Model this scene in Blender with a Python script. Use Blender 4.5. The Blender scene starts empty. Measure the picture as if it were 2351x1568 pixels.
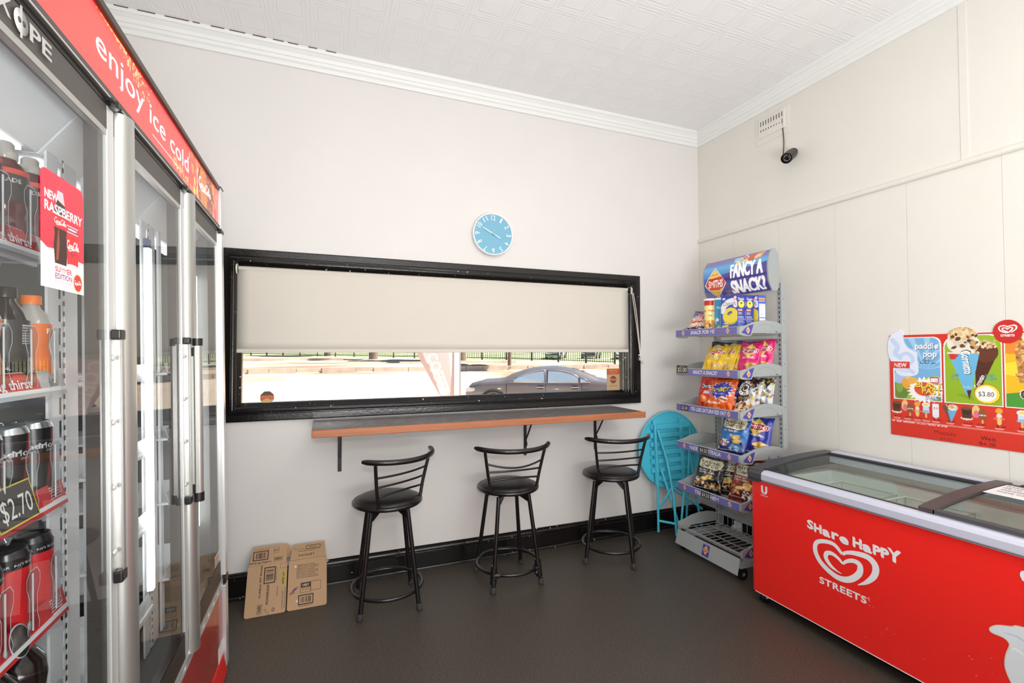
import bpy, bmesh, math, random
import numpy as np
from mathutils import Vector, Matrix
random.seed(7)
PI = math.pi
scene = bpy.context.scene
COL = scene.collection

# ------------------------------------------------------------------ colour + materials
def lin(c):
    return tuple((x/255/12.92) if x/255 <= .04045 else ((x/255+.055)/1.055)**2.4 for x in c[:3])

MATS = {}
def mat(name, rgb, rough=.5, metal=0., spec=.5, noise=0., nscale=20., bump=0., bscale=60., emit=0., coat=0., stretch=None, specks=None):
    """principled material, colour in sRGB 0-255, with optional procedural colour noise, bump and paint chips"""
    if name in MATS: return MATS[name]
    m = bpy.data.materials.new(name); m.use_nodes = True
    nt = m.node_tree; b = nt.nodes['Principled BSDF']
    c = lin(rgb)
    b.inputs['Base Color'].default_value = (*c, 1)
    b.inputs['Roughness'].default_value = rough
    b.inputs['Metallic'].default_value = metal
    b.inputs['Specular IOR Level'].default_value = spec
    if coat: b.inputs['Coat Weight'].default_value = coat
    if emit:
        b.inputs['Emission Color'].default_value = (*c, 1); b.inputs['Emission Strength'].default_value = emit
    if noise or bump or specks:
        tc = nt.nodes.new('ShaderNodeTexCoord'); mp = nt.nodes.new('ShaderNodeMapping')
        if stretch: mp.inputs['Scale'].default_value = stretch
        nt.links.new(tc.outputs['Object'], mp.inputs['Vector'])
    col_out = None
    if noise:
        n = nt.nodes.new('ShaderNodeTexNoise'); n.inputs['Scale'].default_value = nscale; n.inputs['Detail'].default_value = 5
        nt.links.new(mp.outputs[0], n.inputs['Vector'])
        r = nt.nodes.new('ShaderNodeValToRGB')
        r.color_ramp.elements[0].position = .3; r.color_ramp.elements[1].position = .7
        r.color_ramp.elements[0].color = (*[x*(1-noise) for x in c], 1)
        r.color_ramp.elements[1].color = (*[min(1, x*(1+noise)) for x in c], 1)
        nt.links.new(n.outputs['Fac'], r.inputs['Fac']); col_out = r.outputs['Color']
    if specks:
        scol, sscale, thr = specks
        n = nt.nodes.new('ShaderNodeTexNoise'); n.inputs['Scale'].default_value = sscale; n.inputs['Detail'].default_value = 2
        nt.links.new(tc.outputs['Object'], n.inputs['Vector'])
        r = nt.nodes.new('ShaderNodeValToRGB'); r.color_ramp.elements[0].position = thr; r.color_ramp.elements[1].position = thr+.015
        r.color_ramp.elements[0].color = (0, 0, 0, 1); r.color_ramp.elements[1].color = (1, 1, 1, 1)
        nt.links.new(n.outputs['Fac'], r.inputs['Fac'])
        mx = nt.nodes.new('ShaderNodeMix'); mx.data_type = 'RGBA'
        nt.links.new(r.outputs['Color'], mx.inputs[0])
        if col_out: nt.links.new(col_out, mx.inputs[6])
        else: mx.inputs[6].default_value = (*c, 1)
        mx.inputs[7].default_value = (*lin(scol), 1)
        col_out = mx.outputs[2]
    if col_out: nt.links.new(col_out, b.inputs['Base Color'])
    if bump:
        n = nt.nodes.new('ShaderNodeTexNoise'); n.inputs['Scale'].default_value = bscale; n.inputs['Detail'].default_value = 4
        nt.links.new(mp.outputs[0], n.inputs['Vector'])
        bp = nt.nodes.new('ShaderNodeBump'); bp.inputs['Strength'].default_value = bump; bp.inputs['Distance'].default_value = .004
        nt.links.new(n.outputs['Fac'], bp.inputs['Height']); nt.links.new(bp.outputs[0], b.inputs['Normal'])
    MATS[name] = m
    return m

def vcmat(name, rough, emit=0., spec=.5, coat=0.):
    """printed artwork: colour comes from the mesh's colour attribute"""
    if name in MATS: return MATS[name]
    m = bpy.data.materials.new(name); m.use_nodes = True
    nt = m.node_tree; b = nt.nodes['Principled BSDF']
    a = nt.nodes.new('ShaderNodeAttribute'); a.attribute_name = 'Col'
    nt.links.new(a.outputs['Color'], b.inputs['Base Color'])
    b.inputs['Roughness'].default_value = rough; b.inputs['Specular IOR Level'].default_value = spec
    b.inputs['Coat Weight'].default_value = coat
    if emit:
        nt.links.new(a.outputs['Color'], b.inputs['Emission Color']); b.inputs['Emission Strength'].default_value = emit
    MATS[name] = m
    return m

def glassmat(name, ior=1.45, tint=(1, 1, 1), rough=0.):
    if name in MATS: return MATS[name]
    m = bpy.data.materials.new(name); m.use_nodes = True
    nt = m.node_tree; nt.nodes.remove(nt.nodes['Principled BSDF'])
    out = nt.nodes['Material Output']
    fr = nt.nodes.new('ShaderNodeFresnel'); fr.inputs['IOR'].default_value = ior
    tr = nt.nodes.new('ShaderNodeBsdfTransparent'); tr.inputs['Color'].default_value = (*tint, 1)
    gl = nt.nodes.new('ShaderNodeBsdfGlossy'); gl.inputs['Roughness'].default_value = rough
    mx = nt.nodes.new('ShaderNodeMixShader')
    ge = nt.nodes.new('ShaderNodeNewGeometry'); ml = nt.nodes.new('ShaderNodeMath'); ml.operation = 'SUBTRACT'; ml.use_clamp = True
    nt.links.new(fr.outputs[0], ml.inputs[0]); nt.links.new(ge.outputs['Backfacing'], ml.inputs[1])       # one reflection per pane
    nt.links.new(ml.outputs[0], mx.inputs[0]); nt.links.new(tr.outputs[0], mx.inputs[1]); nt.links.new(gl.outputs[0], mx.inputs[2])
    nt.links.new(mx.outputs[0], out.inputs['Surface'])
    MATS[name] = m
    return m

# ------------------------------------------------------------------ objects
def tag(o, label=None, cat=None, group=None, kind=None):
    if label: o['label'] = label
    if cat: o['category'] = cat
    if group: o['group'] = group
    if kind: o['kind'] = kind
    return o

def thing(name, label, cat, loc=(0, 0, 0), rot=(0, 0, 0), group=None):
    o = bpy.data.objects.new(name, None); COL.objects.link(o)
    o.location = loc; o.rotation_euler = rot; o.empty_display_size = .05
    return tag(o, label, cat, group)

def copy_tree(o, parent=None):
    c = o.copy(); COL.objects.link(c)
    c.parent = parent
    for ch in list(o.children): copy_tree(ch, c)
    return c

def FR(o, right, up):
    """matrix whose x is right, y is up, z the outward normal"""
    r = Vector(right).normalized(); u = Vector(up).normalized(); n = r.cross(u)
    return Matrix(((r.x, u.x, n.x, o[0]), (r.y, u.y, n.y, o[1]), (r.z, u.z, n.z, o[2]), (0, 0, 0, 1)))

# ------------------------------------------------------------------ glyphs of the built-in font
CHARS = "ABCDEFGHIJKLMNOPQRSTUVWXYZabcdefghijklmnopqrstuvwxyz0123456789$.,?%&'-:!()/"
GL = {}
def load_glyphs():
    obs = []
    for off in (-.012, 0., .022):
        for ch in CHARS:
            for body in (ch, ch+'H'):
                cv = bpy.data.curves.new('g', 'FONT'); cv.body = body; cv.offset = off; cv.resolution_u = 3
                ob = bpy.data.objects.new('g', cv); COL.objects.link(ob); obs.append((off, ch, body, ob))
    dg = bpy.context.evaluated_depsgraph_get(); dg.update()
    adv = {}
    for off, ch, body, ob in obs:
        me = ob.evaluated_get(dg).to_mesh()
        vs = [(v.co.x, v.co.y) for v in me.vertices]
        if body == ch:
            me.calc_loop_triangles()
            GL[(off, ch)] = [np.array(vs), [tuple(t.vertices) for t in me.loop_triangles], 0]
        else: adv[(off, ch)] = max(v[0] for v in vs)
        ob.evaluated_get(dg).to_mesh_clear()
    for off in (-.012, 0., .022):
        hx = GL[(off, 'H')][0][:, 0].max()
        for ch in CHARS: GL[(off, ch)][2] = adv[(off, ch)]-hx
    GL[(.022, 'M')] = GL[(0., 'M')]                     # the swollen M folds over itself
    for off, ch, body, ob in obs:
        cv = ob.data; bpy.data.objects.remove(ob); bpy.data.curves.remove(cv)
load_glyphs()
CAPH = GL[(0., 'H')][0][:, 1].max()

def text_tris(s, h, w=None, align='c', off=0., shear=0., space=1.):
    """triangles of a string: cap height h, squeezed to width w if given; origin on the baseline"""
    V, T, x = [], [], 0.
    for ch in s:
        if ch == ' ' or (off, ch) not in GL: x += .28*space; continue
        g = GL[(off, ch)]; n = len(V)
        V += [(p[0]+x, p[1]) for p in g[0]]; T += [(a+n, b+n, c+n) for a, b, c in g[1]]
        x += g[2]*space
    if not V: return np.zeros((0, 2)), []
    V = np.array(V); V[:, 0] -= V[:, 0].min(); W = V[:, 0].max()
    sy = h/CAPH; sx = sy if w is None else w/W
    V = V*np.array([sx, sy]); V[:, 0] += shear*V[:, 1]
    W *= sx
    if align == 'c': V[:, 0] -= W/2
    elif align == 'r': V[:, 0] -= W
    return V, T

def catmull(pts, n=8, closed=False):
    P = [np.array(p, float) for p in pts]; out = []
    m = len(P)
    rng = range(m) if closed else range(m-1)
    for i in rng:
        p0 = P[(i-1) % m] if closed or i > 0 else P[i]*2-P[i+1]
        p1, p2 = P[i], P[(i+1) % m]
        p3 = P[(i+2) % m] if closed or i+2 < m else P[i+1]*2-P[i]
        for k in range(n):
            t = k/n
            out.append(.5*((2*p1)+(p2-p0)*t+(2*p0-5*p1+4*p2-p3)*t*t+(3*p1-p0-3*p2+p3)*t**3))
    if not closed: out.append(P[-1])
    return out

# script strokes for the cola wordmark, unit box about 3.2 x 1
def script_word():
    S = []
    C = lambda x, y, s: [(x+.62*s, y+.78*s), (x+.5*s, y+.98*s), (x+.2*s, y+.85*s), (x, y+.4*s), (x+.12*s, y+.05*s), (x+.42*s, y+.1*s), (x+.6*s, y+.3*s)]
    o = lambda x, y, s: [(x+.2*s, y+.5*s), (x, y+.3*s), (x+.1*s, y+.02*s), (x+.32*s, y+.1*s), (x+.36*s, y+.38*s), (x+.2*s, y+.5*s)]
    c = lambda x, y, s: [(x+.34*s, y+.42*s), (x+.15*s, y+.48*s), (x, y+.22*s), (x+.14*s, y+.02*s), (x+.4*s, y+.2*s)]
    a = lambda x, y, s: o(x, y, s)+[(x+.38*s, y+.1*s), (x+.55*s, y+.06*s)]
    S += [C(0, 0, 1.), o(.55, 0, .9), c(.95, 0, .9), a(1.32, 0, .9)]
    S += [[(1.78, .3), (1.98, .3)]]
    S += [C(2.0, 0, 1.), o(2.55, 0, .9), [(2.95, .2), (3.15, .75), (3.02, .95), (2.96, .3), (3.1, .03)], a(3.2, 0, .9)]
    S += [[(.3, -.02), (.8, -.28), (1.5, -.12), (2.2, -.05)]]
    return S

# ------------------------------------------------------------------ mesh builder
class MB:
    def __init__(s, M=None):
        s.v, s.f, s.mi, s.sm, s.mats = [], [], [], [], []
        s.M = M or Matrix()
    def m(s, material):
        if material not in s.mats: s.mats.append(material)
        return s.mats.index(material)
    def add(s, V, F, material, smooth=False, M=None):
        MM = s.M @ M if M is not None else s.M
        n = len(s.v); k = s.m(material)
        s.v += [tuple(MM @ Vector(p)) for p in V]
        for f in F:
            s.f.append(tuple(i+n for i in f)); s.mi.append(k); s.sm.append(smooth)
        return s
    def box(s, x0, x1, y0, y1, z0, z1, material, M=None, b=0.):
        if b:
            bm = bmesh.new(); bmesh.ops.create_cube(bm, size=1)
            for v in bm.verts:
                v.co = ((x0+x1)/2+v.co.x*(x1-x0), (y0+y1)/2+v.co.y*(y1-y0), (z0+z1)/2+v.co.z*(z1-z0))
            bmesh.ops.bevel(bm, geom=bm.edges[:], offset=b, segments=3, affect='EDGES', profile=.5)
            return s.bm(bm, material, M=M)
        V = [(x, y, z) for z in (z0, z1) for y in (y0, y1) for x in (x0, x1)]
        return s.add(V, [(0, 2, 3, 1), (4, 5, 7, 6), (0, 1, 5, 4), (2, 6, 7, 3), (0, 4, 6, 2), (1, 3, 7, 5)], material, M=M)
    def bm(s, bm, material, smooth=False, M=None):
        bm.verts.index_update()
        V = [tuple(v.co) for v in bm.verts]; F = [tuple(v.index for v in f.verts) for f in bm.faces]
        bm.free()
        return s.add(V, F, material, smooth, M)
    def cyl(s, p0, p1, r0, material, r1=None, n=16, caps=True, M=None):
        p0, p1 = Vector(p0), Vector(p1); r1 = r0 if r1 is None else r1
        d = (p1-p0).normalized(); a = d.orthogonal().normalized(); b = d.cross(a)
        V = []
        for p, r in ((p0, r0), (p1, r1)):
            V += [tuple(p+a*r*math.cos(2*PI*i/n)+b*r*math.sin(2*PI*i/n)) for i in range(n)]
        s.add(V, [(i, (i+1) % n, n+(i+1) % n, n+i) for i in range(n)], material, True, M)
        if caps: s.add(V, [tuple(range(n))[::-1], tuple(range(n, 2*n))], material, False, M)
        return s
    def tube(s, pts, r, material, n=10, closed=False, M=None, caps=True):
        P = [Vector(p) for p in pts]; m = len(P)
        if not hasattr(r, '__len__'): r = [r]*m
        V, prev = [], None
        for i, p in enumerate(P):
            if closed: d = P[(i+1) % m]-P[i-1]
            else: d = P[min(i+1, m-1)]-P[max(i-1, 0)]
            d.normalize()
            if prev is None: a = d.orthogonal().normalized()
            else:
                a = prev-d*prev.dot(d)
                a = a.normalized() if a.length > 1e-6 else d.orthogonal().normalized()
            prev = a; b = d.cross(a)
            V += [tuple(p+a*r[i]*math.cos(2*PI*k/n)+b*r[i]*math.sin(2*PI*k/n)) for k in range(n)]
        F = []
        for i in range(m if closed else m-1):
            j = (i+1) % m
            F += [(i*n+k, i*n+(k+1) % n, j*n+(k+1) % n, j*n+k) for k in range(n)]
        s.add(V, F, material, True, M)
        if caps and not closed: s.add(V, [tuple(range(n))[::-1], tuple(range((m-1)*n, m*n))], material, False, M)
        return s
    def lathe(s, prof, material, n=28, M=None, smooth=True):
        V, F = [], []
        for r, z in prof: V += [(r*math.cos(2*PI*i/n), r*math.sin(2*PI*i/n), z) for i in range(n)]
        for k in range(len(prof)-1):
            F += [(k*n+i, k*n+(i+1) % n, (k+1)*n+(i+1) % n, (k+1)*n+i) for i in range(n)]
        return s.add(V, F, material, smooth, M)
    def prism(s, poly, d0, d1, material, M=None, side=None):
        """polygon in local xy extruded along local z from d0 to d1"""
        n = len(poly)
        V = [(x, y, d0) for x, y in poly]+[(x, y, d1) for x, y in poly]
        s.add(V, [tuple(range(n))[::-1], tuple(range(n, 2*n))], material, M=M)
        s.add(V, [(i, (i+1) % n, n+(i+1) % n, n+i) for i in range(n)], side or material, M=M)
        return s
    def flat(s, poly, material, M=None, z=0.):
        return s.add([(x, y, z) for x, y in poly], [tuple(range(len(poly)))], material, M=M)
    def text(s, txt, M, h, material, w=None, align='c', off=0., shear=0., space=1., z=0.0006):
        V, T = text_tris(txt, h, w, align, off, shear, space)
        return s.add([(x, y, z) for x, y in V], T, material, M=M)
    def ribbon(s, pts, w, material, M=None, z=.0006, n=6, smooth=True):
        if smooth: pts = catmull([(*p, *( (w,) if len(p) == 2 else ())) for p in pts], n)
        else: pts = [np.array((*p, w)) for p in pts]
        V = []
        for i, p in enumerate(pts):
            a = pts[max(i-1, 0)]; b = pts[min(i+1, len(pts)-1)]
            d = (b-a)[:2]; l = math.hypot(*d) or 1; nx, ny = -d[1]/l, d[0]/l
            V += [(p[0]+nx*p[2]/2, p[1]+ny*p[2]/2, z), (p[0]-nx*p[2]/2, p[1]-ny*p[2]/2, z)]
        return s.add(V, [(2*i, 2*i+1, 2*i+3, 2*i+2) for i in range(len(pts)-1)], material, M=M)
    def script(s, M, h, material, w=None, t=.12, z=.0006):
        sx = (w/3.7) if w else h
        for st in script_word():
            s.ribbon([(x*sx, y*h) for x, y in st], t*h, material, M, z)
        return s
    def build(s, name, parent=None, loc=(0, 0, 0), rot=(0, 0, 0)):
        me = bpy.data.meshes.new(name); me.from_pydata(s.v, [], s.f)
        for m_ in s.mats: me.materials.append(m_)
        me.polygons.foreach_set('material_index', s.mi); me.polygons.foreach_set('use_smooth', s.sm)
        me.update()
        o = bpy.data.objects.new(name, me); COL.objects.link(o)
        o.parent = parent; o.location = loc; o.rotation_euler = rot
        return o

# ------------------------------------------------------------------ printed artwork (drawn by code, stored as a colour attribute)
class Canvas:
    """x runs 0..asp, y runs 0..1, y up"""
    def __init__(s, nx, ny, asp, bg=(255, 255, 255)):
        s.nx, s.ny, s.asp = nx, ny, asp
        s.a = np.empty((ny, nx, 3), float); s.a[:] = bg
        s.alpha = np.ones((ny, nx), bool)
        s.X, s.Y = np.meshgrid(np.linspace(0, asp, nx), np.linspace(0, 1, ny))
    def put(s, mask, c, k=1.):
        s.a[mask] = s.a[mask]*(1-k)+np.array(c, float)*k
        return s
    def rect(s, x0, y0, x1, y1, c, k=1.):
        return s.put((s.X >= x0) & (s.X <= x1) & (s.Y >= y0) & (s.Y <= y1), c, k)
    def ell(s, cx, cy, rx, ry, c, rot=0., k=1.):
        dx, dy = s.X-cx, s.Y-cy; ca, sa = math.cos(rot), math.sin(rot)
        return s.put(((dx*ca+dy*sa)/rx)**2+((-dx*sa+dy*ca)/ry)**2 <= 1, c, k)
    def inside(s, pts):
        P = np.array(pts, float); n = len(P)
        m = np.zeros(s.X.shape, bool)
        for i in range(n):
            x0, y0 = P[i]; x1, y1 = P[(i+1) % n]
            if y0 == y1: continue
            c = (s.Y >= min(y0, y1)) & (s.Y < max(y0, y1))
            m ^= c & (s.X < x0+(s.Y-y0)*(x1-x0)/(y1-y0))
        return m
    def poly(s, pts, c, k=1.): return s.put(s.inside(pts), c, k)
    def line(s, pts, w, c, smooth=False):
        if smooth: pts = [tuple(p) for p in catmull(pts, 8)]
        for (x0, y0), (x1, y1) in zip(pts[:-1], pts[1:]):
            dx, dy = x1-x0, y1-y0; L = dx*dx+dy*dy or 1e-9
            t = np.clip(((s.X-x0)*dx+(s.Y-y0)*dy)/L, 0, 1)
            s.put((s.X-x0-t*dx)**2+(s.Y-y0-t*dy)**2 <= (w/2)**2, c)
        return s
    def text(s, txt, x, y, h, c, w=None, align='c', off=0., rot=0., shear=0., space=1.):
        V, T = text_tris(txt, h, w, align, off, shear, space)
        if not len(V): return s
        ca, sa = math.cos(rot), math.sin(rot)
        V = np.stack([x+V[:, 0]*ca-V[:, 1]*sa, y+V[:, 0]*sa+V[:, 1]*ca], 1)
        dx, dy = s.asp/(s.nx-1), 1/(s.ny-1)
        for t in T:
            A, B, C = V[t[0]], V[t[1]], V[t[2]]
            i0 = max(int(min(A[0], B[0], C[0])/dx), 0); i1 = min(int(max(A[0], B[0], C[0])/dx)+2, s.nx)
            j0 = max(int(min(A[1], B[1], C[1])/dy), 0); j1 = min(int(max(A[1], B[1], C[1])/dy)+2, s.ny)
            if i0 >= i1 or j0 >= j1: continue
            X, Y = s.X[j0:j1, i0:i1], s.Y[j0:j1, i0:i1]
            d = (B[1]-C[1])*(A[0]-C[0])+(C[0]-B[0])*(A[1]-C[1])
            if abs(d) < 1e-14: continue
            u = ((B[1]-C[1])*(X-C[0])+(C[0]-B[0])*(Y-C[1]))/d
            v = ((C[1]-A[1])*(X-C[0])+(A[0]-C[0])*(Y-C[1]))/d
            s.a[j0:j1, i0:i1][(u >= -.01) & (v >= -.01) & (u+v <= 1.01)] = c
        return s
    def script(s, x, y, h, c, w=None, rot=0., t=.12):
        sx = (w/3.7) if w else h; ca, sa = math.cos(rot), math.sin(rot)
        for st in script_word():
            s.line([(x+px*sx*ca-py*h*sa, y+px*sx*sa+py*h*ca) for px, py in st], t*h, c, True)
        return s
    def star(s, cx, cy, rx, ry, n, inner, c, ph=0.):
        return s.poly([(cx+rx*(1 if i % 2 else inner)*math.cos(PI*i/n+ph), cy+ry*(1 if i % 2 else inner)*math.sin(PI*i/n+ph)) for i in range(2*n)], c)
    def diamond(s, cx, cy, rx, ry, c): return s.poly([(cx-rx, cy), (cx, cy-ry), (cx+rx, cy), (cx, cy+ry)], c)
    def vgrad(s, y0, y1, c0, c1, x0=-9, x1=9):
        m = (s.Y >= y0) & (s.Y <= y1) & (s.X >= x0) & (s.X <= x1); t = ((s.Y-y0)/(y1-y0))[..., None]
        s.a[m] = (np.array(c0)*(1-t)+np.array(c1)*t)[m]
        return s
    def blobs(s, n, x0, y0, x1, y1, r, cols, seed=1):
        R = random.Random(seed)
        for _ in range(n):
            s.ell(R.uniform(x0, x1), R.uniform(y0, y1), r*R.uniform(.5, 1.3), r*R.uniform(.4, 1.), R.choice(cols), R.uniform(0, 3))
        return s
    def colors(s):
        a = np.clip(s.a, 0, 255)/255.
        l = np.where(a <= .04045, a/12.92, ((a+.055)/1.055)**2.4)
        return np.concatenate([l, np.ones((*l.shape[:2], 1))], 2).reshape(-1, 4)

def sheet(name, canvas, fn, material, parent=None, loc=(0, 0, 0), rot=(0, 0, 0), thick=0., smooth=True, extra=None):
    """grid mesh carrying a canvas; fn(U,V)->(n,3) array of points, U and V in 0..1; extra = MB with plain coloured geometry (r,g,b)"""
    nx, ny = canvas.nx, canvas.ny
    U, V = np.meshgrid(np.linspace(0, 1, nx), np.linspace(0, 1, ny))
    P = fn(U.ravel(), V.ravel())
    idx = np.arange(nx*ny).reshape(ny, nx)
    q = np.stack([idx[:-1, :-1], idx[:-1, 1:], idx[1:, 1:], idx[1:, :-1]], -1).reshape(-1, 4)
    al = canvas.alpha.ravel()
    q = q[al[q].all(1)]
    verts = P.tolist(); faces = q.tolist(); cols = canvas.colors()
    if not al.all():
        used = np.unique(q); rm = -np.ones(nx*ny, int); rm[used] = np.arange(len(used))
        verts = P[used].tolist(); faces = rm[q].tolist(); cols = cols[used]
    if extra:
        n = len(verts); ev, ef, ec = extra
        verts += ev; faces += [tuple(i+n for i in f) for f in ef]
        cols = np.concatenate([cols, np.array([(*lin(c), 1) for c in ec])])
    me = bpy.data.meshes.new(name); me.from_pydata(verts, [], faces)
    at = me.color_attributes.new('Col', 'FLOAT_COLOR', 'POINT')
    at.data.foreach_set('color', cols.astype(np.float32).ravel())
    me.materials.append(material)
    if smooth: me.polygons.foreach_set('use_smooth', [True]*len(me.polygons))
    me.update()
    o = bpy.data.objects.new(name, me); COL.objects.link(o)
    o.parent = parent; o.location = loc; o.rotation_euler = rot
    if thick:
        md = o.modifiers.new('thickness', 'SOLIDIFY'); md.thickness = thick; md.offset = -1
    return o

def plane_fn(o, right, up, w, h):
    o, r, u = np.array(o, float), np.array(right, float), np.array(up, float)
    return lambda U, V: o+np.outer(U*w, r)+np.outer(V*h, u)
# ================================================================== the room
WHITE = (236, 235, 233)
m_wall = mat('wall_paint', (223, 220, 217), .62, noise=.012, nscale=3, bump=.12, bscale=45)
m_wallr = mat('board_paint', (226, 223, 215), .5, noise=.012, nscale=2.5, bump=.1, bscale=18)
m_trim = mat('cornice_paint', (234, 235, 233), .45)
m_gap = mat('dark_gap', (88, 66, 60), .9)
m_black = mat('black_gloss_paint', (18, 16, 15), .2, spec=.5, bump=.2, bscale=70, specks=((225, 222, 218), 46, .725))
m_floor = bpy.data.materials.new('speckled_vinyl'); MATS['speckled_vinyl'] = m_floor

def floor_nodes(m):
    m.use_nodes = True; nt = m.node_tree; b = nt.nodes['Principled BSDF']
    tc = nt.nodes.new('ShaderNodeTexCoord'); mp = nt.nodes.new('ShaderNodeMapping')
    mp.inputs['Rotation'].default_value = (0, 0, .5); mp.inputs['Scale'].default_value = (95, 360, 1)
    nt.links.new(tc.outputs['Object'], mp.inputs['Vector'])
    n = nt.nodes.new('ShaderNodeTexNoise'); n.inputs['Scale'].default_value = 1.; n.inputs['Detail'].default_value = 3
    nt.links.new(mp.outputs[0], n.inputs['Vector'])
    r = nt.nodes.new('ShaderNodeValToRGB')
    r.color_ramp.elements[0].position = .38; r.color_ramp.elements[0].color = (*lin((52, 47, 42)), 1)
    r.color_ramp.elements[1].position = .72; r.color_ramp.elements[1].color = (*lin((98, 88, 78)), 1)
    nt.links.new(n.outputs['Fac'], r.inputs['Fac']); nt.links.new(r.outputs['Color'], b.inputs['Base Color'])
    bp = nt.nodes.new('ShaderNodeBump'); bp.inputs['Strength'].default_value = .5; bp.inputs['Distance'].default_value = .002
    nt.links.new(n.outputs['Fac'], bp.inputs['Height']); nt.links.new(bp.outputs[0], b.inputs['Normal'])
    b.inputs['Roughness'].default_value = .42; b.inputs['Specular IOR Level'].default_value = .45
floor_nodes(m_floor)

def ceiling_nodes():
    m = bpy.data.materials.new('pressed_ceiling_paint'); m.use_nodes = True; MATS[m.name] = m
    nt = m.node_tree; b = nt.nodes['Principled BSDF']
    b.inputs['Base Color'].default_value = (*lin((243, 242, 242)), 1); b.inputs['Roughness'].default_value = .5
    tc = nt.nodes.new('ShaderNodeTexCoord'); sp = nt.nodes.new('ShaderNodeSeparateXYZ')
    nt.links.new(tc.outputs['Object'], sp.inputs[0])
    def mth(op, a, v=None):
        n = nt.nodes.new('ShaderNodeMath'); n.operation = op
        nt.links.new(a, n.inputs[0])
        if v is not None:
            if isinstance(v, (int, float)): n.inputs[1].default_value = v
            else: nt.links.new(v, n.inputs[1])
        return n.outputs[0]
    def cell(s, off):
        a = mth('ADD', s, off); a = mth('MULTIPLY', a, 5.); a = mth('FRACT', a); a = mth('SUBTRACT', a, .5); a = mth('ABSOLUTE', a)
        return mth('MULTIPLY', a, 2.)
    u, v = cell(sp.outputs[0], 10.62), cell(sp.outputs[1], 10.5)
    d = mth('MAXIMUM', u, v)
    r = nt.nodes.new('ShaderNodeValToRGB'); cr = r.color_ramp; cr.interpolation = 'EASE'
    pts = [(0, .45), (.56, .45), (.60, .85), (.64, .15), (.74, .1), (.79, .8), (.84, .45), (.9, .45), (.95, .75), (.985, .8), (1, .1)]
    cr.elements[0].position, cr.elements[1].position = pts[0][0], pts[-1][0]
    for p, h in pts[1:-1]: cr.elements.new(p)
    for e, (p, h) in zip(cr.elements, pts): e.position = p; e.color = (h, h, h, 1)
    nt.links.new(d, r.inputs['Fac'])
    bp = nt.nodes.new('ShaderNodeBump'); bp.inputs['Strength'].default_value = .42; bp.inputs['Distance'].default_value = .006
    nt.links.new(r.outputs['Color'], bp.inputs['Height']); nt.links.new(bp.outputs[0], b.inputs['Normal'])
    return m
m_ceil = ceiling_nodes()

X0, Y0, ZC = -4.02, -6.4, 3.235
def struct(name, mb, parent=None):
    o = mb.build(name, parent)
    if parent is None: o['kind'] = 'structure'
    return o
struct('floor', MB().box(X0-.1, .1, Y0-.1, .15, -.12, 0, m_floor))
struct('ceiling', MB().box(X0-.1, .1, Y0-.1, .15, ZC, ZC+.1, m_ceil))
WX0, WX1, WZ0, WZ1 = -3.415, -.69, 1.075, 1.925       # wall opening
b = MB()
b.box(X0-.1, WX0, 0, .15, 0, ZC, m_wall); b.box(WX1, .1, 0, .15, 0, ZC, m_wall)
b.box(WX0, WX1, 0, .15, 0, WZ0, m_wall); b.box(WX0, WX1, 0, .15, WZ1, ZC, m_wall)
struct('wall_back', b)
struct('wall_left', MB().box(X0-.1, X0, Y0, 0, 0, ZC, m_wall))
struct('wall_rear', MB().box(X0-.1, .1, Y0-.1, Y0, 0, ZC, m_wall))
# board-lined wall: smooth sheets over the rail, vertical boards with fine joints below it
b = MB(); b.box(.0025, .1, Y0, 0, 0, ZC, m_wallr)
ys = [0, -.37, -.76, -1.15, -1.54, -1.932, -2.32, -2.71, -3.1, -3.9, -4.7, -5.5, Y0]
for a, c in zip(ys[:-1], ys[1:]): b.box(0, .006, c+.0006, a-.0006, 0, 2.33, m_wallr)
b.box(0, .006, -1.796, 0, 2.33, ZC, m_wallr); b.box(0, .006, Y0, -1.8, 2.33, ZC, m_wallr)
b.box(-.0035, .004, -1.815, -1.783, 2.35, ZC, m_wallr)
struct('wall_right', b)
# rail between the sheets and boards, cornices, skirtings
rail = [(0, 2.318), (-.012, 2.32), (-.017, 2.327), (-.017, 2.336), (-.011, 2.347), (0, 2.354)]
MX = Matrix(((1, 0, 0, 0), (0, 0, 1, 0), (0, 1, 0, 0), (0, 0, 0, 1)))      # local (x, z, y)
MY = Matrix(((0, 0, 1, 0), (1, 0, 0, 0), (0, 1, 0, 0), (0, 0, 0, 1)))      # local (y, z, x)
struct('trim_3', MB().prism([(x, z) for x, z in rail], Y0, 0, m_wallr, M=MX))
corn = [(0, 3.13), (-.014, 3.131), (-.018, 3.14), (-.02, 3.152), (-.03, 3.16), (-.034, 3.172), (-.036, 3.176), (-.042, 3.178), (-.05, 3.196), (-.066, 3.212), (-.074, 3.216), (-.078, 3.226), (-.078, ZC+.01), (0, ZC+.01)]
struct('trim_1', MB().prism(corn, X0, 0, m_trim, M=MY))
b = MB().prism(corn, Y0, 0, m_trim, M=MX)
struct('trim_2', b)
b = MB()                                                   # the dark crack where the cornice has come away
R = random.Random(3); x = -3.98
while x < -2.9:
    l = R.uniform(.02, .1)*(1.6 if x < -3.5 else .8)
    b.box(x, x+l, -.0815, -.0775, ZC-.0035, ZC+.002, m_gap); x += l+R.uniform(.015, .06)
tag(b.build('ceiling_crack'), 'dark broken gap along the top of the cornice above the window', 'crack')['kind'] = 'structure'
skirt = [(0, 0), (-.022, 0), (-.022, .105), (-.0185, .109), (-.0185, .116), (-.0215, .12), (-.019, .128), (-.012, .132), (-.012, .138), (-.006, .143), (0, .143)]
quarter = [(-.022, 0), (-.04, 0), (-.039, .008), (-.035, .014), (-.029, .018), (-.022, .019)]
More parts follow.
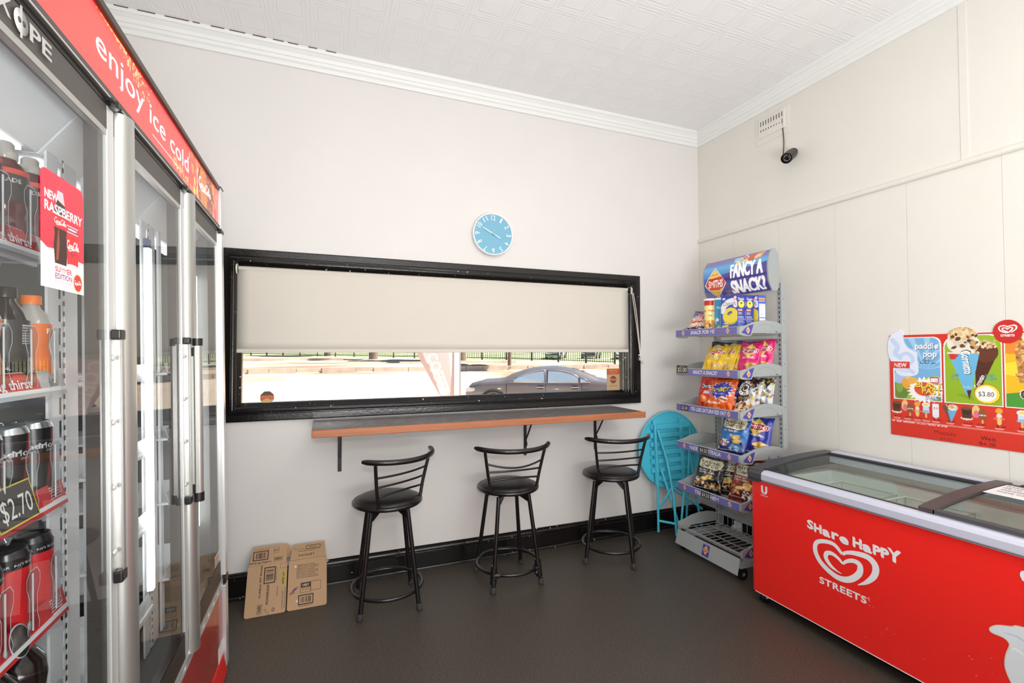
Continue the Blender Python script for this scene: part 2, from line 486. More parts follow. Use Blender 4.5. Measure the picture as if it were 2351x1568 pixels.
b = MB().prism(skirt, X0, 0, m_black, M=MY).prism(quarter, X0, 0, m_black, M=MY); struct('baseboard_back', b)
b = MB().prism(skirt, Y0, 0, m_black, M=MX).prism(quarter, Y0, 0, m_black, M=MX); struct('baseboard_right', b)

# ------------------------------------------------------------------ the window
m_glass = glassmat('window_glass', 1.4)
def ring(b, x0, x1, z0, z1, prof, material):
    """mitred frame; prof = (inset towards the middle, y) points"""
    n = len(prof); V = []
    for cx, cz, sx, sz in ((x0, z0, 1, 1), (x1, z0, -1, 1), (x1, z1, -1, -1), (x0, z1, 1, -1)):
        V += [(cx+sx*i, y, cz+sz*i) for i, y in prof]
    F = []
    for k in range(4):
        for i in range(n): F.append((k*n+i, k*n+(i+1) % n, ((k+1) % 4)*n+(i+1) % n, ((k+1) % 4)*n+i))
    b.add(V, F, material)
    return b
prof = [(0, .002), (0, -.018), (.006, -.022), (.04, -.022), (.043, -.018), (.047, -.018), (.05, -.023), (.056, -.024), (.06, -.018), (.063, -.018), (.066, -.013), (.07, -.012), (.075, -.006), (.083, .0), (.083, .01)]
b = ring(MB(), -3.492, -.613, 1.004, 2.004, prof, m_black)
win = struct('window_1', b)
b = ring(MB(), WX0-.004, WX1+.004, WZ0-.002, WZ1+.002, [(0, .0), (.006, .0), (.006, .03), (.012, .034), (.012, .05), (.02, .056), (.02, .075), (.028, .08), (.028, .13), (0, .13)], m_black)
b.build('window_sash', win)
b = MB().box(WX0, WX1, 0, .13, WZ0-.004, WZ0+.008, m_black); b.build('window_sill', win)
MB().box(WX0+.02, WX1-.02, .087, .092, WZ0+.004, WZ1-.02, m_glass).build('window_pane', win)

# roller blind
m_blind = mat('blind_fabric', (216, 210, 199), .85, noise=.01, nscale=4)
m_blindw = mat('blind_plastic', (226, 219, 208), .4)
t = thing('roller_blind', 'cream roller blind pulled halfway down the black framed window', 'blind', (-2.05, .02, 1.41))
bx0, bx1 = -3.41-(-2.05), -.7-(-2.05)
cv = MB(); nX = 40
V, F = [], []
for k, z in enumerate(np.linspace(.012, .5, 12)):
    for i in range(nX+1): V.append((bx0+(bx1-bx0)*i/nX, .0015*math.sin(i*.7+k*.3)*(1-k/12), z))
for k in range(11):
    for i in range(nX): F.append((k*(nX+1)+i, k*(nX+1)+i+1, (k+1)*(nX+1)+i+1, (k+1)*(nX+1)+i))
cv.add(V, F, m_blind, True); o = cv.build('fabric', t); o.modifiers.new('t', 'SOLIDIFY').thickness = .0012
MB().box(bx0, bx1, -.004, .004, -.008, .014, m_blind, b=.003).build('hem_bar', t)
MB().cyl((bx0, .012, .488), (bx1, .012, .488), .014, m_blind).build('roller_tube', t)
for sx, xx in ((-1, bx0-.004), (1, bx1+.006)):
    MB().cyl((xx, -.0105, .48), (xx+.008, -.0105, .48), .03, m_blindw, n=24).box(xx, xx+.008, -.03, .02, .45, .5, m_blindw, b=.003).build('bracket', t)
cx = bx1+.012
pa = catmull([(cx, -.034, .47), (cx+.012, -.054, .3), (cx+.033, -.058, .14), (cx+.058, -.058, -.05)], 8)
pb = catmull([(cx+.012, -.036, .46), (cx+.026, -.055, .3), (cx+.042, -.058, .14), (cx+.062, -.058, -.05)], 8)
MB().tube(pa, .0028, m_blindw, 6).tube(pb, .0028, m_blindw, 6).build('cord', t)
t = thing('cord_cleat', 'small white cord cleat on the edge of the window frame', 'cleat', (-.626, -.028, 1.35))
MB().tube(catmull([(-.012, .002, .03), (0, -.016, .02), (.003, -.018, 0), (.004, -.016, -.02), (.014, -.004, -.03)], 5), .006, m_blindw, 8).box(-.008, .008, -.016, .008, -.014, .014, m_blindw, b=.003).build('cleat_body', t)
MB().tube(catmull([(.004, -.017, .0), (.016, -.02, -.02), (.024, -.018, -.045)], 5), .0018, m_blindw, 5).build('cord_tail', t)

# stickers on the glass
m_st_or = mat('sticker_orange', (196, 92, 48), .5); m_st_bg = mat('sticker_back', (190, 160, 124), .6); m_st_dk = mat('sticker_dark', (96, 78, 62), .6)
m_st_gold = mat('sticker_gold', (206, 170, 110), .5); m_prn = mat('printed_white', (236, 236, 238), .45); m_ink = mat('printed_black', (26, 24, 26), .5)
FB = lambda x, y, z: FR((x, y, z), (1, 0, 0), (0, 0, 1))       # facing the room from the window wall
M = FB(-.8, .0855, 1.185)
octa = lambda r, cx=0, cy=0: [(cx+r*math.cos(PI/8+k*PI/4), cy+r*math.sin(PI/8+k*PI/4)) for k in range(8)]
b = MB(M).box(-.06, .06, -.088, .088, -.0006, .0006, m_st_bg)
b.flat([(-.06, .04), (.06, .04), (.06, .088), (-.06, .088)], m_st_or, z=.001)
b.text('WINDRAW', FR((0, .066, .001), (1, 0, 0), (0, 1, 0)), .012, m_st_bg, w=.08, off=.022)
b.text('secured by alarm', FR((0, .053, .001), (1, 0, 0), (0, 1, 0)), .006, m_st_bg, w=.085); b.text('and camera', FR((0, .044, .001), (1, 0, 0), (0, 1, 0)), .006, m_st_bg, w=.05)
b.flat(octa(.031, 0, 0), m_st_dk, z=.001); b.flat([(-.028, -.01), (.028, -.01), (.028, .01), (-.028, .01)], m_st_or, z=.0013)
b.text('SECURITY', FR((0, -.004, .0013), (1, 0, 0), (0, 1, 0)), .008, m_st_bg, w=.046, off=.022)
b.text('premises', FR((0, -.052, .001), (1, 0, 0), (0, 1, 0)), .008, m_st_dk, w=.07)
tag(b.build('window_sticker'), 'tan and orange security sticker with a dark octagon on the window pane', 'sticker')
M = FB(-3.255, .0855, 1.132)
b = MB(M).prism(octa(.04), -.0006, .0006, m_st_dk)
b.flat([(-.037, -.016), (.037, -.016), (.037, .014), (-.037, .014)], m_st_or, z=.0011)
b.flat([(-.034, -.022), (-.02, -.012), (0, -.004), (.02, -.014), (.034, -.01), (.03, -.02), (.016, -.036), (-.016, -.036)], m_st_gold, z=.0015)
b.text('BUSHELLS', FR((0, -.002, .0011), (1, 0, 0), (0, 1, 0)), .009, m_st_gold, w=.056)
tag(b.build('window_sticker'), 'small octagonal brown sticker in the bottom corner of the window pane', 'sticker')

# ------------------------------------------------------------------ wall clock
m_blue = mat('clock_blue', (118, 178, 204), .5); m_wplas = mat('white_plastic', (244, 244, 244), .35)
t = thing('wall_clock', 'round pale blue wall clock with white numerals above the window', 'clock', (-1.85, -.002, 2.222))
M = FR((0, 0, 0), (1, 0, 0), (0, 0, 1))
b = MB(M); b.lathe([(0, .004), (.139, .004), (.139, .03), (0, .03)], m_blue, 64, smooth=False); b.build('clock_face', t)
b = MB(M); b.lathe([(.138, 0), (.146, .001), (.147, .034), (.145, .038), (.14, .038), (.138, .034), (.138, .0)], m_wplas, 64); b.build('rim', t)
for k in range(1, 13):
    a = PI/2-k*PI/6; d = Vector((math.cos(a), math.sin(a), 0)); flip = k in (4, 5, 6, 7, 8) and False
    up = (d.x, d.y, 0); rt = (d.y, -d.x, 0)
    s_ = str(k); b = MB(M @ FR((d.x*.098, d.y*.098, .0305), rt, up))
    V, T = text_tris(s_, .034, .011 if k == 1 else (.018 if k < 10 else .03), off=.0)
    n = len(V); b.add([(x, y, .005) for x, y in V], T, m_wplas); b.add([(x*1.02, y, 0) for x, y in V], T, m_wplas)
    b.build('numeral', t)
for nm, a, l, back in (('minute_hand', math.radians(153), .088, .01), ('hour_hand', math.radians(-28), .055, .01)):
    b = MB(M @ FR((0, 0, .042), (math.cos(a), math.sin(a), 0), (-math.sin(a), math.cos(a), 0))); b.box(-back, l, -.0028, .0028, 0, .002, m_wplas); b.build(nm, t)
MB(M).cyl((0, 0, .03), (0, 0, .046), .006, mat('chrome', (200, 200, 205), .2, 1.)).build('centre_pin', t)

# ------------------------------------------------------------------ breakfast bar
m_wood = mat('timber_edge', (172, 106, 68), .5, noise=.16, nscale=6, stretch=(.6, 14, 14)); m_lam = mat('grey_laminate', (142, 136, 133), .15, noise=.12, nscale=18, bump=.05, bscale=90)
m_brk = mat('black_iron', (34, 32, 31), .4)
t = thing('breakfast_bar', 'wall mounted bar top with timber edge under the window', 'bar counter', (-1.945, -.002, .995))
MB().box(-1.05, 1.05, -.425, -.0, -.036, 0, m_lam, b=.003).build('bar_top', t)
MB().box(-1.05, 1.052, -.446, -.424, -.039, .001, m_wood, b=.004).build('timber_edge', t)
def brkt(px, wavy):
    b = MB(); b.box(px-.011, px+.011, -.006, 0, -.325, -.04, m_brk, b=.002); b.box(px-.011, px+.011, -.36, 0, -.046, -.039, m_brk)
    for z in (-.2, -.28): b.cyl((px, -.006, z), (px, -.009, z), .006, m_brk, n=8)
    if wavy:
        b.tube(catmull([(px, -.012, -.25), (px, -.016, -.215), (px, -.06, -.16), (px, -.105, -.1), (px, -.13, -.07), (px, -.16, -.06), (px, -.19, -.05)], 6), .006, m_brk, 8)
        b.tube(catmull([(px, -.01, -.26), (px, -.026, -.25), (px, -.03, -.235), (px, -.02, -.222)], 5), .006, m_brk, 8)
        b.tube([(px, -.006, -.1), (px, -.05, -.1)], .006, m_brk, 8)
    else: b.tube([(px, -.01, -.24), (px, -.2, -.05)], .005, m_brk, 8)
    b.build('bracket', t)
brkt(-2.843+1.945, False); brkt(-1.6+1.945, True); brkt(-1.024+1.945, True)

# ------------------------------------------------------------------ bar stools
m_sblk = mat('black_enamel', (15, 13, 14), .28, coat=.3); m_pad = mat('black_vinyl', (27, 25, 24), .36, bump=.04, bscale=200); m_rub = mat('grey_rubber', (52, 49, 48), .8)
def make_stool():
    t = thing('bar_stool', '', 'stool')
    for sx, sy in ((-1, -1), (1, -1), (1, 1), (-1, 1)):
        a = Vector((sx*.155, sy*.155, .0)); c = Vector((sx*.098, sy*.098, .535))
        lg = MB().cyl(a+(c-a)*.03, c, .0125, m_sblk, n=14).build('leg', t)
        MB().lathe([(0, 0), (.016, 0), (.0165, .008), (.015, .036), (0, .038)], m_rub, 14, M=Matrix.Translation(a)).build('rubber_foot', lg)
    P = [(.192*math.cos(k*PI/24), .192*math.sin(k*PI/24), .1) for k in range(48)]
    MB().tube(P, .0105, m_sblk, 10, True).build('foot_ring', t)
    b = MB().box(-.1, .1, -.028, .028, .53, .548, m_sblk, M=Matrix.Rotation(PI/4, 4, 'Z')).box(-.1, .1, -.028, .028, .53, .548, m_sblk, M=Matrix.Rotation(-PI/4, 4, 'Z'))
    for k in range(4):
        M = Matrix.Rotation(PI/4+k*PI/2, 4, 'Z'); b.prism([(.06, .53), (.135, .53), (.135, .49)], -.012, .012, m_sblk, M=M @ MX)
    b.cyl((0, 0, .548), (0, 0, .556), .09, m_sblk, n=24); b.build('swivel_plate', t)
    return t
def make_top(t, ang, sag=0.):
    """round seat with its curved back, turned by ang about the swivel"""
    Rz = Matrix.Rotation(ang, 4, 'Z')
    b = MB(Rz); b.tube([(.182*math.cos(k*PI/24), .182*math.sin(k*PI/24), .567) for k in range(48)], .013, m_sblk, 10, True); b.build('seat_rim', t)
    b = MB(Rz); b.lathe([(0, .556), (.172, .556), (.176, .566), (.174, .58), (.16, .592), (.12, .601), (.06, .605), (0, .606)], m_pad, 48); b.build('seat', t)
    R = .182; A = math.radians(54)
    tops = []
    for s in (-1, 1):
        a = s*A; p0 = Vector((R*math.cos(a), R*math.sin(a), .567)); p1 = Vector(((R+.055)*math.cos(a*1.02), (R+.055)*math.sin(a*1.02), .82))
        pts = catmull([p0, p0.lerp(p1, .35)+Vector((-.006, 0, 0)), p0.lerp(p1, .7)+Vector((-.004, 0, 0)), p1], 5)
        MB(Rz).tube(pts, .0095, m_sblk, 10).build('back_post', t); tops.append(pts)
    for f, bow in ((.28, .012), (.5, .004), (.72, sag)):
        q = [Vector(tp[int(f*(len(tp)-1))]) for tp in tops]
        pts = []
        for k in range(13):
            u = k/12; p = q[0].lerp(q[1], u); r0 = math.hypot(q[0].x, q[0].y); a = math.atan2(p.y, p.x)
            rr = r0*(.55+.45*1)*1.0
            ax_, ay_ = rr*math.cos(-A+2*A*u), rr*math.sin(-A+2*A*u)
            pts.append((p.x+(ax_-p.x)*.35, p.y+(ay_-p.y)*.35, p.z+bow*math.sin(PI*u)))
        MB(Rz).tube(pts, .006, m_sblk, 8).build('back_rail', t)
    rr = R+.062; A2 = math.radians(70)
    pts = [((rr+.012*(abs(u-.5)*2)**2)*math.cos(-A2+2*A2*u), (rr+.012*(abs(u-.5)*2)**2)*math.sin(-A2+2*A2*u), .828+.008*(abs(u-.5)*2)**2) for u in np.linspace(0, 1, 25)]
    r = [.0145]*25; r[0] = r[-1] = .009
    MB(Rz).tube(pts, r, m_sblk, 12).build('top_rail', t)
def stool(x, y, base, ang, label, sag=0.):
    t = make_stool(); t.location = (x, y, 0)
    for o in list(t.children):
        o.rotation_euler = (0, 0, base)
    make_top(t, ang, sag); t['label'] = label; t['group'] = 'bar stools along the wall bar'
    return t
stool(-2.597, -.352, math.radians(-1), math.radians(-57), 'black metal bar stool nearest the cardboard cartons, back turned aside')
s2 = stool(-1.863, -.34, math.radians(1), math.radians(-90), 'black bar stool with tape patched foot ring, middle of the three', -.03)
m_tape = mat('black_tape', (20, 20, 22), .25, bump=.6, bscale=90)
for dx, dy in ((-.148, -.148), (.148, -.148)):
    b = MB().cyl((dx, dy, .05), (dx*.94, dy*.94, .15), .019, m_tape, n=12)
    b.tube([(dx*.75, dy*1.05, .098), (dx*1.0, dy*.98, .1)], .017, m_tape, 8)
    if dx > 0: b.tube([(dx*.97, dy*.9, .105), (dx*.8, dy*1.08, .07)], [.026, .012], m_tape, 8)
    b.build('tape_wrap', s2)
stool(-1.095, -.318, math.radians(-37), math.radians(-92), 'black metal bar stool nearest the folded blue table')
# ================================================================== glass door drinks fridge
TH = math.radians(1.25)
m_alu = mat('brushed_aluminium', (196, 196, 192), .34, .85, noise=.03, nscale=40, stretch=(1, 1, .05)); m_alub = mat('bright_aluminium', (226, 227, 226), .3, .6)
m_dgrey = mat('charcoal_plastic', (72, 67, 63), .45); m_blkp = mat('black_plastic', (24, 23, 23), .35); m_inner = mat('fridge_liner', (108, 110, 109), .5)
m_wsteel = mat('white_enamel_steel', (236, 239, 242), .4); m_brown = mat('dark_bronze', (60, 50, 43), .4)
m_red = mat('fridge_red', (168, 24, 26), .22, coat=.3); m_redb = mat('bright_red', (222, 34, 34), .3)
m_gold = mat('gold_print', (206, 150, 74), .5)
m_dglass = glassmat('door_glass', 1.4, (.92, .93, .93)); m_clear = glassmat('clear_plastic', 1.4, (.9, .91, .92), .08)
m_led = mat('led_strip', (255, 255, 255), .5, emit=9)
m_litwhite = mat('backlit_white', (255, 255, 255), .4, emit=.75)
fr_ = thing('drinks_fridge', 'tall three door glass fronted drinks fridge with red lit header', 'fridge', (-3.34, -1.55, 0), (0, -TH, 0))
b = MB()
b.box(-.58, -.555, -.895, .895, .08, 2.12, m_dgrey); b.box(-.555, -.012, -.895, -.865, .08, 2.12, m_dgrey); b.box(-.555, -.012, .865, .895, .08, 2.12, m_dgrey)
b.box(-.58, -.012, -.895, .895, 2.11, 2.135, m_brown); b.box(-.555, -.02, -.865, .865, .34, .41, m_inner); b.box(-.555, -.03, -.865, .865, 1.93, 1.95, m_inner)
b.box(-.555, -.548, -.865, .865, .41, 1.93, m_inner)
b.box(-.555, -.03, -.865, -.86, .41, 1.93, m_inner); b.box(-.555, -.03, .86, .865, .41, 1.93, m_inner)
b.box(-.1, -.012, -.865, .865, .09, .34, m_dgrey)
b.build('cabinet', fr_)
# lit header
hw, hh = 1.685, .158
cv = Canvas(620, 62, hw/hh, (230, 70, 66))
k = 1/hh
R = random.Random(5)
for _ in range(150):
    u = R.random(); y = .96-.5*u**2*R.random(); x = (.31+u*.16)*cv.asp*.98+R.gauss(0, .16)
    cv.ell(x, y, .022*R.uniform(.4, 1.2), .022*R.uniform(.4, 1.3), R.choice([(250, 196, 110), (246, 160, 96), (252, 222, 150)]))
for _ in range(130):
    u = R.random(); x = cv.asp*(.6+.14*u)+R.gauss(0, .1); y = .26-.2*u+R.gauss(0, .07)
    cv.ell(x, y, .022*R.uniform(.4, 1.3), .03*R.uniform(.4, 1.2), R.choice([(244, 176, 90), (238, 140, 80), (250, 206, 130)]))
gx0, gx1 = (.842+.43)*k, (.842+.79)*k
for i in range(260):
    x = R.gauss((gx0+gx1)/2, .62); y = R.random()
    cv.ell(x, y, .05*R.uniform(.3, 1.5), .09*R.uniform(.3, 1.4), R.choice([(236, 168, 70), (222, 140, 60), (246, 200, 110), (214, 116, 60)]))
cv.poly([((.842+.51)*k, 1), ((.842+.47)*k, .5), ((.842+.5)*k, 0), ((.842+.72)*k, 0), ((.842+.75)*k, .5), ((.842+.7)*k, 1)], (152, 62, 40))
cv.poly([((.842+.53)*k, 1), ((.842+.5)*k, .55), ((.842+.53)*k, 0), ((.842+.62)*k, 0), ((.842+.64)*k, .5), ((.842+.6)*k, 1)], (206, 122, 58))
cv.blobs(70, (.842+.5)*k, 0, (.842+.73)*k, 1, .03, [(226, 150, 80), (180, 90, 50), (240, 190, 110)], 4)
cv.rect((.842+.468)*k, 0, (.842+.478)*k, 1, (250, 214, 160))
cv.rect(-.2, 0, .12, 1, (180, 24, 24)); cv.rect(cv.asp-.1, 0, cv.asp, 1, (196, 26, 30)); cv.rect(0, .965, cv.asp, 1, (170, 10, 14))
hs = sheet('header_sign', cv, plane_fn((.004, -.842, 1.967), (0, 1, 0), (0, 0, 1), hw, hh), vcmat('lit_print', .3, .42), fr_, smooth=False)
FF = lambda x, y, z: FR((x, y, z), (0, 1, 0), (0, 0, 1))         # on the front of the fridge, facing out
b = MB()
b.text('enjoy ice cold', FF(.0046, -.38, 2.0235), .0535, m_litwhite, w=.722, align='l', off=0., space=1.03)
b.box(.0045, .0052, -.03, .26, 1.998, 1.9988, m_litwhite)
b.build('lettering', hs)
MB().script(FF(.0046, .49, 2.035), .036, m_litwhite, w=.2, t=.13).build('wordmark', hs)
b = MB(); b.box(-.012, .012, -.895, .845, 2.125, 2.14, m_brown); b.box(-.012, .01, -.895, .845, 1.951, 1.967, m_dgrey); b.box(-.03, .003, -.895, .895, 1.938, 1.952, m_blkp)
b.box(.009, .0115, -.895, .845, 1.951, 1.9535, m_alub); b.box(-.012, .0035, -.842, .845, 1.966, 2.126, m_dgrey); b.build('header_frame', fr_)
b = MB(); b.box(-.012, .014, .845, .9, 1.955, 2.14, m_alub, b=.002); b.box(-.012, .016, .843, .902, 2.136, 2.142, m_blkp); b.box(-.01, .016, .842, .9, 1.938, 1.952, m_blkp, b=.002); b.build('end_trim', fr_)
b = MB(); b.box(-.012, .014, .858, .9, .42, 1.936, m_alub, b=.002); b.box(-.01, .016, .85, .905, .385, .415, m_blkp, b=.003); b.build('end_trim', fr_)
b = MB(); b.box(-.012, .014, .852, .905, .02, .378, m_alub, b=.002); b.build('end_trim', fr_)
# doors
DZ0, DZ1 = .415, 1.938
def door(y0, i):
    y1 = y0+.567
    b = MB()
    b.box(-.03, .0015, y0+.004, y1, 1.885, DZ1, m_dgrey, b=.001); b.box(-.03, .0015, y0+.004, y1, DZ0, .49, m_brown, b=.001)
    b.box(-.03, .002, y1-.034, y1, DZ0, DZ1, m_alub, b=.001)
    b.box(-.012, .001, y0+.06, y1-.03, 1.872, 1.888, m_alu); b.box(-.012, .001, y0+.06, y1-.03, .486, .5, m_blkp); b.box(-.03, -.006, y1-.06, y1-.03, .49, 1.885, m_dgrey)
    pr = [(-.03, y0+.004), (0, y0+.004)]+[(.026*math.sin(PI*t/12), y0+.04-.036*math.cos(PI*t/12)) for t in range(1, 12)]+[(0, y0+.076), (-.03, y0+.076)]
    n = len(pr); V = [(x, y, DZ0-.012) for x, y in pr]+[(x, y, DZ1+.004) for x, y in pr]
    b.add(V, [(k, (k+1) % n, n+(k+1) % n, n+k) for k in range(n)], m_alu, True); b.add(V, [tuple(range(n)), tuple(range(n, 2*n))], m_alu)
    d = b.build('door', fr_)
    MB().box(-.006, -.0003, y0+.07, y1-.033, .492, 1.875, m_dglass).build('door_glass', d)
    if i < 2:
        b = MB(); b.box(.002, .004, y1-.034, y1-.002, .93, 1.43, m_alu)
        for z in np.linspace(.97, 1.39, 4): b.lathe([(.0065, 0), (.006, .002), (.003, .0035), (0, .004)], m_alub, 10, M=FF(.004, y1-.02, z) )
        pr = [(.004, -.008), (.013, -.008), (.0165, -.011), (.0165, -.018), (.0195, -.018), (.021, -.01), (.018, -.003), (.013, -.0015), (.004, -.0015)]
        n = len(pr); V = [(x, y1+y, .93) for x, y in pr]+[(x, y1+y, 1.43) for x, y in pr]
        b.add(V, [(k, (k+1) % n, n+(k+1) % n, n+k) for k in range(n)], m_alu); b.add(V, [tuple(range(n)), tuple(range(n, 2*n))], m_alu)
        b.box(.003, .021, y1-.03, y1, 1.43, 1.452, m_blkp, b=.003); b.box(.003, .021, y1-.03, y1, .905, .93, m_blkp, b=.004); b.build('handle', d)
    else:
        b = MB(); b.cyl((.03, y0+.026, .93), (.03, y0+.026, 1.425), .0155, m_alu, n=20); b.box(.026, .036, y0+.01, y0+.042, .93, 1.425, m_alu)
        b.cyl((.03, y0+.026, 1.425), (.03, y0+.026, 1.45), .017, m_blkp, n=20); b.cyl((.03, y0+.026, .9), (.03, y0+.026, .93), .017, m_blkp, n=20)
        b.box(.01, .034, y0+.012, y0+.04, .93, .96, m_blkp); b.box(.01, .034, y0+.012, y0+.04, 1.39, 1.42, m_blkp); b.build('handle', d)
    hy = y1-.018 if i < 2 else y0+.03
    MB().cyl((.006, hy, DZ1), (.006, hy, DZ1+.016), .012, m_blkp, n=14).box(-.02, .016, hy-.026, hy+.026, DZ1+.008, DZ1+.014, m_blkp, b=.002).build('hinge', d)
    return d
D = [door(y0, i) for i, y0 in enumerate((-.852, -.283, .287))]
b = MB(); M = FF(.0046, -.7, 1.898)
m_sil = mat('silver_print', (176, 176, 172), .4)
b.text('X', FF(.0046, -.686, 1.898), .026, m_sil, w=.04, off=.022); b.lathe([(.0, 0), (.019, 0), (.019, .0004), (0, .0006)], m_sil, 20, M=FF(.0046, -.64, 1.911)); b.box(.0046, .0054, -.642, -.638, 1.886, 1.936, m_sil)
for dy in (-.006, .006): b.lathe([(0, 0), (.0045, 0), (0, .0003)], m_dgrey, 10, M=FF(.0056, -.64+dy, 1.911))
b.text('PE', FF(.0046, -.585, 1.898), .026, m_sil, w=.066, off=.022)
b.build('lettering', D[0])
# slotted strip, kick panel, plinth
b = MB(); b.box(-.012, .004, -.895, .85, .375, .385, m_alub); b.box(-.012, .004, -.895, .85, .4, .41, m_alub); b.box(-.03, -.006, -.895, .85, .37, .412, m_blkp)
for y in np.arange(-.86, .85, .085): b.box(-.012, .004, y, y+.016, .385, .4, m_alub)
b.build('slotted_vent', fr_)
b = MB(); b.box(-.03, .0, -.895, .85, .085, .375, m_red)
R = random.Random(9)
for q in range(3):
    p = [(.78-.06*q+.0*z, z) for z in (0,)]; pts = []
    y = .76-.055*q
    for z in np.linspace(.345-.02*q, .09, 14): pts.append((y, z, .0008+.0022*R.random()*R.random())); y -= R.uniform(-.004, .017)
    b.ribbon(pts, .002, m_gold, FF(.0003, 0, 0), 0, 4)
    for _ in range(14):
        z = R.uniform(.09, .34); b.flat([(y+R.uniform(0, .15), z), (y+R.uniform(0, .15), z+.012), (y+.08, z+.005)], m_gold, FF(.0005, 0, 0)) if False else None
        yy = .78-.055*q-(.345-z)*.5+R.gauss(0, .015); b.flat([(yy, z), (yy+.0015, z), (yy+.001, z+R.uniform(.004, .012))], m_gold, FF(.0005, 0, 0))
b.build('kick_panel', fr_)
b = MB(); MYp = Matrix(((1, 0, 0, 0), (0, 0, 1, 0), (0, 1, 0, 0), (0, 0, 0, 1)))
b.prism([(-.1, .012), (.018, .012), (.004, .088), (-.1, .088)], -.895, .84, m_redb, M=MYp); b.box(-.02, .001, .76, .85, .088, .15, m_wsteel); b.build('plinth', fr_)
for x in (-.07, -.5):
    for y in (-.8, .8): MB().cyl((x, y, .0 if x > -.2 else -.012), (x, y, .1), .022, m_blkp, n=12).build('foot', fr_)

# inside: air duct, uprights, lights, shelves
for y0_, y1_ in ((-.855, -.29), (-.28, .28), (.29, .855)):
    b = MB(); b.prism([(-.2, 1.925), (-.06, 1.925), (-.13, 1.83), (-.2, 1.83)], y0_, y1_, m_wsteel, M=MYp); b.build('air_duct', fr_)
    b = MB(); b.box(-.19, -.14, y0_+.03, y1_-.03, 1.82, 1.829, mat('canopy_fill', (255, 255, 255), .5, emit=1.0)); b.build('led_light', fr_)  # mostly hidden glowing strip, added to brighten the dim fridge bays
def upright(yc):
    b = MB(); b.box(-.125, -.12, yc-.028, yc+.017, .415, 1.9, m_wsteel); b.box(-.125, -.12, yc+.046, yc+.105, .415, 1.9, m_wsteel)
    b.box(-.123, -.121, yc+.034, yc+.046, .415, 1.9, m_wsteel)
    z = .42
    while z < 1.88: b.box(-.123, -.121, yc+.017, yc+.034, z, z+.014, m_wsteel); z += .052
    z = .43
    while z < 1.88: b.box(-.1198, -.119, yc+.037, yc+.042, z, z+.011, m_blkp); z += .0235
    b.box(-.125, -.118, yc+.14, yc+.168, .415, 1.9, m_wsteel); b.build('upright', fr_)
upright(-.243); upright(.33)
for y in (.235, .82):
    b = MB(); b.box(-.092, -.077, y-.01, y+.014, .66, 1.735, m_led); b.box(-.092, -.08, y-.014, y+.018, 1.735, 1.765, mat('blue_connector', (70, 84, 130), .4)); b.build('led_light', fr_)
m_railg = mat('rail_grey', (178, 184, 186), .4); m_railr = mat('rail_red', (196, 34, 40), .35)
SZ = [1.602, 1.333, 1.098, .868, .6]
def paddle():
    pts = [(-.018, 0), (-.02, .012), (-.013, .03), (-.013, .066), (-.022, .085), (-.022, .105), (-.012, .118), (.012, .118), (.022, .105), (.022, .085), (.013, .066), (.013, .03), (.02, .012), (.018, 0)]
    return pts
m_pedge = mat('clear_plastic_edge', (206, 210, 212), .25)
def shelf(z, y0, y1, style):
    b = MB(); b.box(-.53, -.088, y0, y1, z-.008, z, m_wsteel)
    for x in np.linspace(-.5, -.14, 7): b.box(x-.004, x+.004, y0, y1, z-.014, z-.008, m_wsteel)
    s = b.build('fridge_shelf', fr_)
    b = MB(FR((-.088, y0, z-.012), (0, 1, 0), (-.24, 0, .97)))
    w = y1-y0
    b.box(0, w, -.004, .048, -.003, 0, m_railr if style in ('red', 'price') else m_railg)
    if style == 'thirst':
        b.flat([(0, .006), (w-.095, .006), (w-.095, .046), (0, .046)], m_railr, z=.0006)
        b.text('big thirst', FR((w-.125, .016, .0006), (1, 0, 0), (0, 1, 0)), .017, m_prn, w=.115, align='r', off=.022)
        b.text('600', FR((w-.06, .014, .0006), (1, 0, 0), (0, 1, 0)), .015, m_ink, w=.03, align='l', off=0.)
    if style in ('red', 'price'):
        for k in range(6): b.box(w-.055, w-.012-.006*(k % 2), .012+.0055*k, .0135+.0055*k, 0, .0004, m_prn)
    if style == 'red':
        b.lathe([(.0, 0), (.03, 0), (.03, .0004), (0, .0005)], m_pedge, 28, M=Matrix.Translation((w-.165, .022, 0))); b.lathe([(0, .0006), (.0275, .0006), (0, .0009)], mat('tag_charcoal', (86, 80, 78), .5), 28, M=Matrix.Translation((w-.165, .022, 0)))
        b.lathe([(0, 0), (.009, 0), (0, .0006)], m_pedge, 14, M=Matrix.Translation((w-.127, .03, 0))); b.lathe([(0, 0), (.008, 0), (0, .0006)], m_pedge, 14, M=Matrix.Translation((w-.206, .022, 0)))
    if style == 'price' and False: pass
    b.build('price_rail', s)
    if y1 < 0:
        for k in range(5):
            yc = y1-.04-.085*k
            b = MB(FR((-.0925, yc, z+.004), (0, 1, 0), (0, 0, 1)))
            b.prism(paddle(), -.001, .001, m_clear); p = paddle()
            b.ribbon([(*q, .0016) for q in p], .0016, m_pedge, None, .0013, 2, False); b.box(-.0045, -.0025, .004, .112, .001, .003, m_pedge)
            b.build('lane_divider', s)
    return s
for z, st in zip(SZ, ('thirst', 'thirst', 'price', 'red', 'plain')): shelf(z, -.84, -.272, st)
for z in SZ[1:]: shelf(z, -.12, .27, 'plain'); shelf(z, .46, .84, 'plain')

